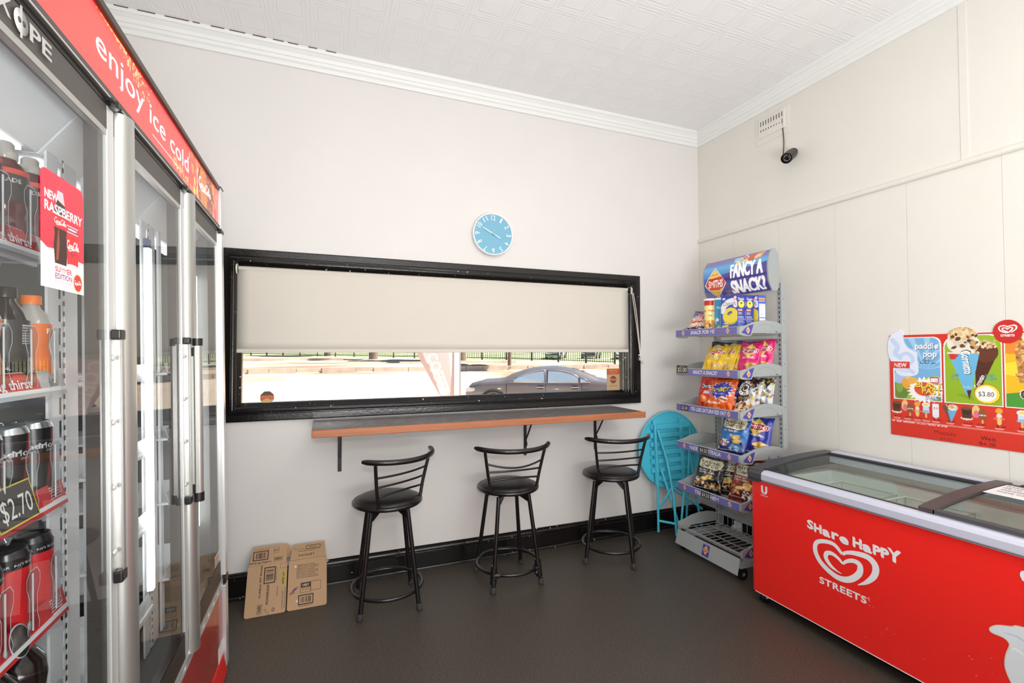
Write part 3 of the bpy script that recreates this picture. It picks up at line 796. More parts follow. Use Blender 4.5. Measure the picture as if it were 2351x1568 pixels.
# what stands on the shelves nearest the camera
m_cola = mat('cola_dark', (30, 19, 17), .12, coat=.4); m_sport = mat('sport_red', (82, 22, 28), .15, coat=.4); m_org = mat('orange_drink', (226, 112, 40), .15, coat=.3)
m_pet = mat('clear_pet', (176, 172, 166), .12, coat=.3); m_ocap = mat('orange_cap', (240, 120, 36), .35); m_tin = mat('tin', (206, 208, 210), .22, .9)
def cyl_label(name, cv, r, z0, z1, parent, rough=.3, a0=-PI):
    return sheet(name, cv, lambda U, V: np.stack([r*np.cos(a0+U*2*PI), r*np.sin(a0+U*2*PI), z0+V*(z1-z0)], 1), vcmat('gloss_print', .28, coat=.2), parent)
def lab(fn, w, h, nx=90, ny=40):
    cv = Canvas(nx, ny, w/h); fn(cv); return cv
def t_sport(cv):
    cv.rect(0, 0, 9, 1, (28, 26, 27)); cv.rect(0, .84, 9, 1, (206, 58, 40))
    for x in (.28, .78): cv.text('POWERADE', cv.asp*x, .58, .12, (214, 214, 214), w=1.0, off=0.); cv.rect(cv.asp*x-.02, .3, cv.asp*x+.02, .46, (226, 190, 180))
def bottle(kind, label, group):
    t = thing({'sport': 'sports_drink_bottle', 'orange': 'soft_drink_bottle', 'cola': 'soft_drink_bottle', 'big': 'soft_drink_bottle'}.get(kind, 'drink_can'), label, 'can' if 'can' in kind else 'bottle', group=group)
    if kind == 'sport':
        MB().lathe([(0, 0), (.028, 0), (.033, .006), (.033, .05), (.029, .06), (.033, .072), (.033, .09), (.0325, .142), (.027, .158), (.017, .168), (.016, .174)], m_sport, 26).build('body', t)
        cyl_label('label', lab(t_sport, .207, .062, 220, 80), .0336, .086, .148, t)
        MB().lathe([(.0175, .17), (.019, .172), (.019, .184), (.014, .19), (.014, .2), (.011, .204), (0, .204)], m_pet, 20).build('cap', t)
    elif kind == 'orange':
        MB().lathe([(0, 0), (.026, 0), (.033, .008), (.034, .05), (.028, .085), (.034, .115), (.033, .13)], m_org, 26).lathe([(.033, .13), (.027, .148), (.015, .163), (.013, .172)], m_pet, 26).build('body', t)
        MB().lathe([(.0165, .17), (.0165, .187), (.015, .189), (0, .189)], m_ocap, 20).build('cap', t)
        b = MB(FR((.0345, .004, .11), (0, 1, 0), (0, 0, 1))); b.text('F', Matrix(), .01, m_prn, off=.022); b.build('print', t)
    elif kind == 'cola':
        MB().lathe([(0, 0), (.026, 0), (.033, .008), (.034, .05), (.0325, .075), (.034, .1), (.0335, .125), (.026, .15), (.015, .168), (.013, .178)], m_cola, 26).build('body', t)
        def f(cv):
            cv.rect(0, 0, 9, 1, (26, 25, 26))
            for k in range(8): cv.rect(.1, .35+k*.07, cv.asp*.25-.12*(k % 3), .385+k*.07, (190, 190, 190)); cv.rect(cv.asp*.5, .35+k*.07, cv.asp*.75-.12*(k % 3), .385+k*.07, (190, 190, 190))
        cyl_label('label', lab(f, .215, .07, 180, 70), .0347, .062, .132, t)
        MB().lathe([(.0165, .176), (.0165, .193), (.015, .195), (0, .195)], m_blkp, 20).build('cap', t)
    elif kind == 'big':
        MB().lathe([(0, 0), (.036, 0), (.045, .01), (.046, .09), (.042, .12), (.046, .15), (.042, .185), (.026, .208), (.015, .219), (.014, .226)], m_cola, 28).build('body', t)
        MB().lathe([(.017, .224), (.017, .24), (.015, .242), (0, .242)], m_blkp, 20).build('cap', t)
    else:
        r, h = .033, .152
        base, top = {'can_black': ((20, 19, 21), (20, 19, 21)), 'can_red': ((196, 36, 40), (26, 24, 26)), 'can_blue': ((30, 34, 58), (22, 24, 40))}[kind]
        def f(cv):
            cv.rect(0, 0, 9, 1, base); cv.rect(0, .86, 9, 1, top)
            for x in (.02, .27, .52, .77, 1.):
                X = cv.asp*x
                if kind == 'can_black':
                    cv.text('Mother', X, .72, .075, (190, 190, 192), w=.42, off=.022); cv.text('ORIGINAL', X, .67, .026, (180, 180, 182), w=.26)
                    cv.poly([(X+.3, 1), (X+.36, 1), (X+.3, .4), (X+.2, .1), (X+.25, .5)], (120, 26, 28))
                    for k in range(9): cv.rect(X-.06, .3+k*.035, X+.06, .315+k*.035, (96, 104, 108))
                elif kind == 'can_blue': cv.text('NO ARTIFICIAL', X, .91, .02, (200, 204, 210), w=.34); cv.text('COLOURS', X, .88, .02, (200, 204, 210), w=.2)
                else: cv.text('NO SUGAR', X, .9, .03, (210, 210, 210), w=.3)
        cyl_label('label', lab(f, 2*PI*r, h, 320, 180), r, .008, h, t)
        MB().lathe([(0, .004), (.024, 0), (.028, .002), (r, .01)], m_tin, 28).lathe([(r, h), (.029, h+.01), (.0275, h+.014), (.026, h+.014), (.025, h+.009), (0, h+.009)], m_tin if kind != 'can_red' else mat('dark_tin', (70, 70, 72), .25, .8), 28).build('can_ends', t)
        if kind == 'can_red': pass
    return t
ROW = [('top shelf', SZ[0], ['sport', 'sport', 'sport'], 2), ('second shelf', SZ[1], ['orange', 'cola', 'orange'], 2), ('third shelf', SZ[2], ['can_black', 'can_black', 'can_black'], 2), ('fourth shelf', SZ[3], ['can_red', 'can_red', 'can_blue'], 2), ('lowest shelf', SZ[4], ['big', 'big', 'big'], 1)]
DESC = {'sport': 'dark red bottle in drinks fridge', 'orange': 'orange bottle in drinks fridge', 'cola': 'dark cola bottle in drinks fridge', 'big': 'large cola bottle in drinks fridge', 'can_black': 'black can in drinks fridge', 'can_red': 'red can in drinks fridge', 'can_blue': 'dark blue can in drinks fridge'}
protos = {}
for sh, z, kinds, deep in ROW:
    for k in range(4):
        for d in range(deep):
            kd = kinds[min(k, 2)]
            if sh == 'fourth shelf': kd = 'can_blue' if d == 1 else 'can_red'
            lab_ = DESC[kd]+', '+sh+', '+(('front' if d == 0 else 'back')+' row, ' if deep > 1 else '')+('next to upright', 'one off upright', 'two off upright', 'three off upright')[k]
            g = 'drinks on the fridge '+sh
            if kd not in protos: t = protos[kd] = bottle(kd, lab_, g)
            else:
                t = copy_tree(protos[kd]); t['label'] = lab_; t['group'] = g
            pl = Vector((-.13-.075*d-(.02 if kd == 'big' else 0), -.312-.085*k-(.012 if kd == 'big' else 0)-(.008*k if kd == 'big' else 0), z+.0005))
            t.matrix_world = fr_.matrix_basis @ Matrix.Translation(pl) @ Matrix.Rotation(random.uniform(-.5, .3), 4, 'Z')
# hand written price tag on the third shelf
fm = Matrix.Translation((-3.34, -1.55, 0)) @ Matrix.Rotation(-TH, 4, 'Y')
m_tagb = mat('chalk_black', (66, 62, 60), .6); m_tagy = mat('tag_yellow', (214, 196, 60), .5); m_chalk = mat('chalk_white', (222, 226, 222), .6)
def price_tag(M, w, h, txt, label, small=None, big=.5, border=True):
    b = MB(M); b.box(0, w, 0, h, -.0008, 0, m_tagb)
    if border:
        e = h*.035
        for q in ([0, w, 0, e], [0, w, h-e, h], [0, e, 0, h], [w-e, w, 0, h]): b.flat([(q[0], q[2]), (q[1], q[2]), (q[1], q[3]), (q[0], q[3])], m_tagy, z=.0003)
    cur = 0
    b.text(txt, FR((w*.5, h*.2, .0004), (1, 0, 0), (0, 1, 0)), h*big, m_chalk, w=w*.76, off=0., shear=.12)
    if small: b.text(small, FR((w*.5, h*.78, .0004), (1, 0, 0), (0, 1, 0)), h*.11, m_chalk, w=w*.3)
    return tag(b.build('price_tag'), label, 'price tag')
price_tag(fm @ FR((-.075, -.53, SZ[2]+.0), (0, 1, 0), (-.24, 0, .97)), .12, .072, '$2.70', 'black price tag with yellow edge below the black energy cans')
# cola poster stuck on the first glass door
w, h = .148, .2
cv = Canvas(200, 300, w/h, (232, 52, 72))
A = cv.asp
for r_ in range(22):
    for c_ in range(12): cv.ell((c_+(r_ % 2)*.5)*A/11.5, .34+r_*.032, .011, .005, (196, 34, 54), .3)
cv.poly([(0, 0), (A, 0), (A, .3), (A*.86, .305), (A*.7, .33), (A*.5, .32), (A*.3, .345), (A*.12, .335), (0, .37)], (240, 240, 242))
bx = A*.42
cv.poly([(bx-.05, .88), (bx+.045, .88), (bx+.05, .82), (bx+.07, .76), (bx+.115, .68), (bx+.12, .58), (bx+.1, .48), (bx+.12, .38), (bx+.1, .225), (bx-.1, .225), (bx-.12, .38), (bx-.1, .48), (bx-.12, .58), (bx-.115, .68), (bx-.065, .76)], (60, 26, 20))
cv.poly([(bx-.06, .44), (bx-.03, .56), (bx-.02, .4), (bx-.04, .26), (bx-.08, .25)], (150, 70, 40))
cv.rect(bx-.055, .875, bx+.05, .905, (224, 50, 90)); cv.poly([(bx-.05, .87), (bx+.045, .87), (bx+.075, .76), (bx-.07, .79)], (212, 190, 196))
cv.rect(bx-.12, .54, bx+.125, .65, (214, 40, 44)); cv.script(bx-.1, .58, .05, (250, 250, 250), w=.2); cv.rect(bx-.13, .655, bx+.13, .663, (250, 240, 245))
cx = A*.71
cv.rect(cx-.105, .24, cx+.105, .6, (226, 44, 46)); cv.ell(cx, .24, .105, .02, (214, 214, 216)); cv.rect(cx-.105, .555, cx+.105, .595, (160, 46, 110)); cv.rect(cx-.105, .6, cx+.105, .608, (245, 245, 245)); cv.rect(cx-.105, .542, cx+.105, .55, (245, 245, 245))
cv.text('RASPBERRY', cx, .567, .018, (250, 250, 250), w=.17, off=.022); cv.script(cx-.1, .4, .075, (250, 250, 250), w=.22); cv.blobs(14, cx-.035, .34, cx+.035, .38, .014, [(170, 30, 60), (200, 50, 84)], 2)
cv.text('NEW', .05, .76, .068, (250, 250, 250), w=A*.3, align='l', off=.022); cv.text('RASPBERRY', .05, .655, .078, (250, 250, 250), w=A*.9, align='l', off=.022)
cv.text('SUMMER', A*.29, .155, .045, (196, 46, 62), w=A*.4, align='l', off=.022); cv.text('EDITION', A*.29, .095, .045, (150, 62, 122), w=A*.4, align='l', off=.022)
cv.text('25% LESS SUGAR', A*.29, .066, .018, (200, 130, 130), w=A*.4, align='l'); cv.text('VS CLASSIC', A*.29, .04, .012, (200, 140, 140), w=A*.38, align='l')
cv.ell(A*.84, .1, .085, .085, (246, 180, 90)); cv.ell(A*.84, .1, .076, .076, (206, 40, 40)); cv.script(A*.84-.062, .088, .035, (250, 250, 250), w=.125)
rr = .07
m_ = ((cv.X < rr) & (cv.Y > 1-rr) & ((cv.X-rr)**2+(cv.Y-1+rr)**2 > rr*rr)) | ((cv.X > A-rr) & (cv.Y > 1-rr) & ((cv.X-A+rr)**2+(cv.Y-1+rr)**2 > rr*rr))
cv.alpha[m_] = False
o = sheet('door_poster', cv, plane_fn((.0015, -.58, 1.512), (0, 1, 0), (0, 0, 1), w, h), vcmat('poster_print', .4), thick=.0012, smooth=False)
o.matrix_world = fm; tag(o, 'red and white soft drink poster stuck on the glass fridge door', 'poster')
# row of small stickers low on the last door
b = MB(FF(-.0012, .43, .503)); b.box(.29, .385, .005, .05, -.0002, .0006, mat('sticker_pink', (226, 208, 206), .5))
for k in range(4): b.lathe([(.0045, .0008), (.008, .0008)], mat('sticker_print', (120, 66, 70), .5), 14, M=Matrix.Translation((.302+.022*k, .03, 0))); b.box(.296+.022*k, .308+.022*k, .012, .016, .0006, .0009, mat('sticker_print', (120, 66, 70), .5))
o = b.build('door_sticker'); o.matrix_world = fm; tag(o, 'strip of pale printed symbols low on the last fridge door', 'sticker')

# ------------------------------------------------------------------ opened cardboard carton leaning on the wall
m_card = mat('cardboard', (180, 147, 112), .8, noise=.05, nscale=5, bump=.06, bscale=30); m_cardd = mat('carton_print', (52, 40, 40), .8); m_yel = mat('carton_yellow', (176, 170, 44), .8); m_pur = mat('carton_purple', (92, 62, 112), .8); m_cw = mat('carton_white', (206, 192, 170), .8)
t = thing('cardboard_carton', 'flattened brown cardboard carton leaning against the black skirting', 'carton', (-3.115, -.2, 0))
def panel(name, x0, x1, yb, yt, zt, art, fl=None, y_off=0.):
    o = Vector((x0+3.115, yb+.2+y_off, .001)); u = Vector((0, yt-yb, zt)); L = u.length
    M = FR(o, (1, 0, 0), u); b = MB(M); w = x1-x0
    r = .008
    b.prism([(r, 0), (w-r, 0), (w, r), (w, L), (0, L), (0, r)], -.006, 0, m_card); art(b, w, L)
    p = b.build(name, t)
    return p, M, L
def bars(b, x0, y0, x1, y1, vert=True, seed=0, frame=.005):
    for q in ((x0, y0, x1, y0+frame), (x0, y1-frame, x1, y1), (x0, y0, x0+frame, y1), (x1-frame, y0, x1, y1)): b.flat([(q[0], q[1]), (q[2], q[1]), (q[2], q[3]), (q[0], q[3])], m_cardd, z=.0005)
    R = random.Random(seed); a, c = (x0+.012, x1-.012) if vert else (y0+.012, y1-.012)
    while a < c:
        k = R.choice((.001, .002, .003))
        if vert: b.flat([(a, y0+.01), (a+k, y0+.01), (a+k, y1-.01), (a, y1-.01)], m_cardd, z=.0005)
        else: b.flat([(x0+.01, a), (x1-.01, a), (x1-.01, a+k), (x0+.01, a+k)], m_cardd, z=.0005)
        a += k+R.choice((.001, .0015, .003))
def T(b, s, x, y, h, w=None, mt=None, up=(0, 1, 0), rt=(1, 0, 0), al='l', off=0.): b.text(s, FR((x, y, .0005), rt, up), h, mt or m_cardd, w=w, align=al, off=off)
def box4(b, x0, y0, x1, y1, e): 
    for q in ((x0, y0, x1, y0+e), (x0, y1-e, x1, y1), (x0, y0, x0+e, y1), (x1-e, y0, x1, y1)): b.flat([(q[0], q[1]), (q[2], q[1]), (q[2], q[3]), (q[0], q[3])], m_cardd, z=.0005)
VR, VU = (0, 1, 0), (-1, 0, 0)
def art_l(b, w, L):
    T(b, '12-600mL PET Bottles', .072, .088, .0085, .165, up=VU, rt=VR, off=.022); T(b, '3680', .076, .017, .012, .034, up=VU, rt=VR, off=.022); box4(b, .06, .01, .082, .056, .0016)
    bars(b, .083, .155, .14, .24, False, 1); T(b, 'POWERADE', .112, .052, .0115, .098, up=VU, rt=VR, off=.022); T(b, 'LEMON LIME', .157, .083, .006, .05, up=VU, rt=VR)
    b.flat([(.173, .14), (.187, .14), (.187, .205), (.173, .205)], m_yel, z=.0004); T(b, 'SIPPER CAP', .185, .142, .009, .06, up=VU, rt=VR, off=.022)
    T(b, 'USE EARLIEST DATE FIRST', .183, .018, .006, .09, up=VU, rt=VR); T(b, 'STORE IN A COOL DRY PLACE', .195, .018, .006, .105, up=VU, rt=VR); T(b, 'GROSS WEIGHT 8.1KG', .148, .165, .005, .07, up=VU, rt=VR)
    b.ribbon([(.13, .02), (.137, .032), (.145, .02)], .0035, m_cardd, None, .0005, 4, False); b.ribbon([(.143, .016), (.13, .016)], .0035, m_cardd, None, .0005); b.ribbon([(.1, .03), (.118, .006), (.112, .002), (.095, .027), (.1, .03)], .0012, m_cardd, None, .0005, 3)
    b.ribbon([(.163, .225), (.195, .225), (.195, .25), (.163, .25), (.163, .225)], .0012, m_cardd, None, .0005, 2, False)
def art_r(b, w, L):
    for k in range(9): T(b, 'DISTRIBUTED BY AMATIL PTY LTD NORTH SYDNEY AUSTRALIA'[k:k+34+k % 3*4], .042, .225-.0085*k, .004, .115-.02*(k % 3 == 0), off=.022)
    b.box(.068, .116, .107, .13, 0, .0004, m_cardd); T(b, 'VISY', .092, .112, .012, .038, m_cw, al='c', off=.022); box4(b, .064, .08, .118, .133, .0016); box4(b, .118, .085, .17, .133, .0016)
    T(b, 'PAPER RECYCLES', .091, .1, .004, .044, al='c'); T(b, 'THIS CARTON', .091, .091, .004, .044, al='c')
    bars(b, .055, .02, .133, .07, True, 2); T(b, 'GROSS WEIGHT 8.1KG', .094, .012, .004, .07, al='c', off=.022)
    b.ribbon([(.018, .082), (.03, .1), (.045, .105)], .006, m_pur, None, .0005); b.ribbon([(.036, .112), (.034, .095), (.03, .08)], .004, m_pur, None, .0005); b.ribbon([(.044, .115), (.052, .112), (.046, .106), (.04, .112)], .002, m_cardd, None, .0005); b.ribbon([(.014, .09), (.02, .08), (.012, .076), (.014, .09)], .0014, m_cardd, None, .0005)
    for x, y in ((.045, .035), (.032, .215)): b.flat([(x, y), (x+.014, y+.002), (x+.01, y+.014), (x-.002, y+.012)], m_cw, z=.0004)
def art_fl(b, w, L):
    bars(b, .02, .028, .098, .082, True, 3); T(b, 'SIPPER CAP', .15, .05, .009, .05, m_yel, up=(0, -1, 0), rt=(-1, 0, 0), al='c', off=.022); T(b, '3680', .15, .03, .011, .034, up=(0, -1, 0), rt=(-1, 0, 0), al='c', off=.022); box4(b, .128, .012, .172, .036, .0016)
    T(b, '12-600mL PET Bottles', .06, .018, .008, .11, up=(0, -1, 0), rt=(-1, 0, 0), al='c', off=.022); T(b, 'GROSS WEIGHT 8.1KG', .06, .094, .004, .08, up=(0, -1, 0), rt=(-1, 0, 0), al='c')
    b.ribbon([(.125, .06), (.15, .06), (.15, .095), (.125, .095), (.125, .06)], .0012, m_cardd, None, .0005, 2, False); b.ribbon([(.124, .075), (.15, .078)], .012, mat('carton_grey', (150, 122, 96), .8), None, .0004)
def art_fr(b, w, L):
    box4(b, .085, .058, .165, .08, .002); bars(b, .092, .056, .16, .082, True, 5, .001); T(b, 'LEMON', .09, .03, .014, .08, up=(0, -1, 0), rt=(-1, 0, 0), al='c', off=0.); T(b, 'POWERADE ISOTONIC', .09, .05, .004, .09, up=(0, -1, 0), rt=(-1, 0, 0), al='c', off=.022)
    b.ribbon([(.02, .08), (.03, .065), (.16, .055)], .0012, m_cardd, None, .0005, 4, False)
pl, ML, LL = panel('front_panel', -3.321, -3.122, -.262, -.122, .212, art_l)
pr, MR, LR = panel('side_panel', -3.116, -2.914, -.262, -.112, .209, art_r)
def flap(x0, x1, y0, z0, y1, z1, tx0, tx1, art, name):
    u = Vector((0, y1-y0, z1-z0)); L = u.length; M = FR((x0+3.115, y0+.2, z0), (1, 0, 0), u); w = x1-x0
    b = MB(M); b.prism([(.004, 0), (w-.004, 0), (w-tx1, L), (tx0, L)], -.005, 0, m_card); art(b, w, L); b.build(name, t)
flap(-3.321, -3.124, -.122, .214, -.042, .29, .018, .006, art_fl, 'top_flap'); flap(-3.114, -2.914, -.112, .212, -.038, .272, .014, .012, art_fr, 'top_flap')
MB(FR((-3.16+3.115, -.055+.2, .21), (1, 0, 0), (0, .4, .9))).prism([(0, 0), (.06, 0), (.044, .07), (.0, .07)], -.003, 0, m_card).build('inner_flap', t)
# ================================================================== snack stand
m_sgrey = mat('stand_grey', (162, 168, 168), .4); m_sdark = mat('stand_grey_dark', (128, 134, 137), .45); m_sblue = mat('stand_blue', (76, 74, 160), .35); m_wire = mat('chrome_wire', (190, 192, 194), .35, .5); m_pblue = mat('rail_blue', (112, 108, 178), .3)
m_dw = mat('badge_white', (240, 234, 226), .4); m_dy = mat('badge_yellow', (240, 190, 84), .4); m_dr = mat('badge_red', (208, 62, 44), .4)
def badge(b, M, x, y, r):
    """the small yellow and red lozenge"""
    d = lambda rx, ry: [(x-rx, y), (x, y-ry), (x+rx, y), (x, y+ry)]
    b.flat(d(r*.78, r), m_dw, M, .0006); b.flat(d(r*.66, r*.86), m_dy, M, .0009)
    b.flat([(x-r*.62, y), (x-r*.4, y-r*.3), (x+r*.42, y-r*.26), (x+r*.62, y), (x+r*.42, y+r*.28), (x-r*.4, y+r*.26)], m_dr, M, .0012)
    b.text('SMITHS', M @ FR((x, y-r*.13, .0015), (1, 0, 0), (0, 1, 0)), r*.28, m_dw, w=r*.95, off=.022)
SX, SY = -.56, -.645                      # front of shelves, middle of the stand
st = thing('snack_stand', 'grey wheeled snack display stand with five wire shelves beside the freezer', 'display stand', (SX, SY, 0))
W2 = .275
FS = lambda x, y, z: FR((x, y, z), (0, -1, 0), (0, 0, 1))        # facing the room from the board wall
for s in (-1, 1):
    b = MB(); yc = s*.272
    b.box(.36, .40, yc-.016, yc+.016, .05, 1.85, m_sgrey, b=.002)
    z = .12
    while z < 1.83: b.box(.3594, .3602, yc-.003, yc+.003, z, z+.016, m_blkp); z += .03
    z = .2
    if s < 0:
        while z < 1.8: b.box(.378, .382, yc-.0166, yc-.016, z, z+.006, m_blkp); z += .14
    b.build('post', st)
b = MB(); b.box(.366, .392, -.27, .27, 1.815, 1.85, m_sgrey); b.build('back_brace', st)
for z in (1.46, .2): MB().box(.37, .388, -.27, .27, z, z+.03, m_sgrey).build('back_brace', st)
side = [(0, -.024), (.006, -.03), (.03, -.036), (.075, -.038), (.098, -.036), (.108, -.022), (.115, -.02), (.36, -.016), (.36, .04), (.33, .05), (.28, .06), (.2, .062), (.12, .05), (.06, .03), (.02, .022), (0, .018)]
inset = [(.018, -.018), (.07, -.031), (.092, -.03), (.12, .036), (.09, .03), (.05, .012)]
def sshelf(zc, words, wmat, wx, ww, base=False):
    b = MB(); z = zc-.022; r = .0022
    for x in np.linspace(.02, .355, 3 if not base else 4): b.tube([(x, -W2+.012, z-.003), (x, W2-.012, z-.003)], .003, m_wire, 6)
    for y in np.linspace(-W2+.02, W2-.02, 13): b.tube([(.012, y, z), (.35, y, z), (.357, y, z+.008), (.357, y, z+.07)], r, m_wire, 6)
    b.tube([(.357, -W2+.012, z+.07), (.357, W2-.012, z+.07)], .003, m_wire, 6)
    p = b.build('wire_shelf', st)
    for s in (-1, 1):
        yc = s*(W2+.004)
        M = Matrix(((1, 0, 0, 0), (0, 0, 1, yc), (0, 1, 0, zc), (0, 0, 0, 1)))
        b = MB(); b.prism(side, -.005, .005, m_sgrey, M=M)
        b.prism([(x*.8+.06, z_*.62+.006) for x, z_ in side], *((-.0062, -.005) if s < 0 else (.005, .0062)), m_sgrey, M=M)
        e = s*.0063
        Mo = Matrix(((1, 0, 0, 0), (0, 0, s, yc+e), (0, 1, 0, zc), (0, 0, 0, 1)))
        b.flat(inset, m_sblue, Mo, .0002)
        Mi = FR((.072, yc+e+s*.0002, zc), (1, 0, 0) if s < 0 else (-1, 0, 0), (0, 0, 1)); badge(b, Mi, 0, -.002, .022)
        arc = [(.13+.09*(1-math.cos(t)), -.012+.05*math.sin(t)) for t in np.linspace(0, PI, 12)]
        b.ribbon([(x, z_, .0015) for x, z_ in arc], .0015, m_sdark, Mo, .0004, 2); b.flat([(.31, -.012), (.322, -.012), (.322, -.007), (.31, -.007)], m_blkp, Mo, .0004)
        b.build('side_panel', p)
    if not base:
        b = MB(); b.prism([(0, -.03), (.006, -.03), (.006, .02), (.002, .022), (-.004, .018), (-.004, -.024)], -W2, W2, m_sgrey, M=Matrix(((1, 0, 0, 0), (0, 0, 1, 0), (0, 1, 0, zc), (0, 0, 0, 1))))
        b.box(-.0055, -.004, -W2+.004, W2-.004, zc-.025, zc+.018, m_pblue)
        M = FS(-.0056, 0, zc)
        for x in ((-.2, .2) if ww[1] else (.2,)): badge(b, M, x, -.003, .019)
        b.text(words, FS(-.0064, -wx-.001, zc-.015), .024, m_prn, w=ww[0]*1.08, off=.022, shear=.18)
        b.build('front_rail', p)
    else:
        b = MB()
        for k in (.0, .014): b.tube([(-.002+k, -W2, zc-.004), (-.002+k, W2, zc-.004)], .003, m_wire, 6)
        b.build('front_wire', p)
    return p
SHZ = [1.539, 1.267, 1.013, .745, .451]
sshelf(SHZ[0], 'SNACK FOR ME', None, -.02, (.2, 1)); sshelf(SHZ[1], 'FANCY A SNACK?', None, 0., (.2, 0)); sshelf(SHZ[2], '75% LESS SATURATED FAT', None, .02, (.29, 0))
sshelf(SHZ[3], 'MADE IN AUSTRALIA', None, -.01, (.26, 1)); sshelf(SHZ[4], 'TREAT THEM', None, .0, (.2, 1)); sshelf(.165, '', None, 0, (0, 0), True)
b = MB(); b.box(.0, .40, -W2, -W2+.03, .075, .11, m_sgrey); b.box(.0, .40, W2-.03, W2, .075, .11, m_sgrey); b.box(.37, .4, -W2, W2, .075, .11, m_sgrey)
b.build('base_frame', st)
b = MB(FR((-.03, W2+.0, .04), (0, -1, 0), (.25, 0, .97))); b.box(0, 2*W2, 0, .1, -.003, 0, m_sgrey); b.box(.25, .31, .012, .085, -.003, .0006, m_sblue); badge(b, Matrix(), .28, .05, .034)
b.build('kick_plate', st)
for x in (.03, .36):
    for y in (-W2+.02, W2-.02):
        b = MB(); b.cyl((x, y-.014, .034), (x, y+.014, .034), .033, m_blkp, n=20); b.box(x-.02, x+.02, y-.018, y+.018, .05, .078, m_blkp, b=.005); b.cyl((x, y-.0145, .034), (x, y+.0145, .034), .012, m_sdark, n=12); b.build('castor', st)
# lit header of the stand
hp = catmull([(.29, 2.062), (.262, 2.02), (.25, 1.95), (.258, 1.86), (.285, 1.80)], 8)
NX, NY = 230, 120
h_w = .545
cv = Canvas(NX, NY, h_w/.268, (84, 120, 190)); A = cv.asp
cv.vgrad(0, .35, (120, 112, 180), (70, 86, 160)); cv.vgrad(.35, .68, (70, 96, 168), (96, 176, 226)); cv.vgrad(.68, .82, (96, 176, 226), (120, 116, 176)); cv.vgrad(.82, 1, (120, 116, 176), (122, 110, 166))
cv.poly([(A*.28, 0), (A, 0), (A, .62), (A*.3, .5)], (72, 66, 140))
cv.diamond(A*.2, .34, .37, .36, (244, 244, 246)); cv.diamond(A*.2, .34, .345, .335, (96, 70, 120)); cv.diamond(A*.2, .34, .335, .325, (240, 196, 96))
cv.poly([(A*.2-.33, .34), (A*.2-.2, .23), (A*.2+.1, .2), (A*.2+.3, .28), (A*.2+.34, .36), (A*.2+.22, .48), (A*.2-.05, .46), (A*.2-.22, .46)], (206, 70, 48)); cv.text('SMITHS', A*.2, .28, .13, (250, 248, 244), w=.5, off=.022, shear=.15)
cv.text('naturally', A*.2, .52, .035, (90, 70, 60), w=.22, shear=.2); cv.text('since 1931', A*.2, .13, .03, (120, 90, 60), w=.22, shear=.2)
cv.poly([(A*.5, .74), (A*.62, .74), (A*.6, .94), (A*.49, .92)], (150, 200, 230)); cv.diamond(A*.66, .86, .12, .14, (240, 230, 220)); cv.diamond(A*.66, .86, .09, .1, (220, 110, 70)); cv.poly([(A*.72, .7), (A*.8, .72), (A*.8, .96), (A*.72, .95)], (206, 92, 56)); cv.poly([(A*.8, .72), (A*.9, .76), (A*.93, .98), (A*.82, .94)], (240, 170, 70)); cv.text('Doritos', A*.85, .8, .06, (250, 250, 250), w=.16, rot=.4, off=.022); cv.blobs(8, A*.55, .68, A*.72, .76, .05, [(240, 210, 120), (250, 224, 140)], 3)
[(cv.text('FANCY A', A*.45+q_, .41, .28, (250, 250, 252), w=A*.48, align='l', off=.022), cv.text('SNACK?', A*.45+q_, .05, .29, (250, 250, 252), w=A*.5, align='l', off=.022)) for q_ in (0, .012, .024)]
hx = np.array([p[0] for p in hp]); hz = np.array([p[1] for p in hp])
def hfn(U, V):
    k = np.linspace(0, 1, len(hp)); x = np.interp(1-V, k, hx); z = np.interp(1-V, k, hz)
    return np.stack([x-.002, .265-U*h_w, z], 1)
b = MB(); prof = [(p[0], p[1]) for p in hp]+[(.325, 1.80), (.338, 1.82), (.338, 2.03), (.31, 2.062)]
MYZ = Matrix(((1, 0, 0, 0), (0, 0, 1, 0), (0, 1, 0, 0), (0, 0, 0, 1)))
b.prism(prof, -.28, .265, m_sgrey, M=MYZ); pf2 = [(x+(x-.3)*.05, z+(z-1.93)*.04) for x, z in prof]
b.prism(pf2, -.288, -.278, m_sgrey, M=MYZ); b.prism(pf2, .263, .273, m_sgrey, M=MYZ); b.box(.33, .37, -.15, -.11, 1.82, 1.85, m_sgrey); b.box(.33, .37, .11, .15, 1.82, 1.85, m_sgrey)
hd = b.build('header_box', st)
sheet('header_print', cv, hfn, vcmat('header_gloss', .12, .12, coat=.5), hd)

# ------------------------------------------------------------------ packets
def bag_fn(W, H, T, seed):
    R = np.random.RandomState(seed); ph = R.uniform(0, 6, 6); am = R.uniform(.5, 1., 6)
    def fn(U, V, back=False):
        x = (U-.5)*W*(1-.07*np.sin(PI*V)**.8)
        vv = np.clip((V-.045)/.91, 0, 1)
        pu = np.clip(np.sin(PI*U), 0, 1)**.55; pv = np.clip(np.sin(PI*vv**.85), 0, 1)**.6
        t = T/2*pu*pv
        wr = .005*(am[0]*np.sin(9*U+14*V+ph[0])+am[1]*np.sin(-13*U+11*V+ph[1])+am[2]*np.sin(23*U+5*V+ph[2])+am[3]*np.sin(21*V+ph[3]))*np.clip(pu*1.2, 0, 1)
        wr += .003*np.sin(34*U+ph[4])*np.exp(-((vv-1)/.12)**2)+.003*np.sin(30*U+ph[5])*np.exp(-(vv/.12)**2)
        y = -(t+wr*(T/.06)**.5*np.clip(pv+.25, 0, 1))
        z = V*H+.006*np.sin(5*U+ph[0])*V
        if back: y = -y*.9
        return np.stack([x, y, z], 1)
    return fn
m_foil = vcmat('packet_foil', .24, coat=.4)
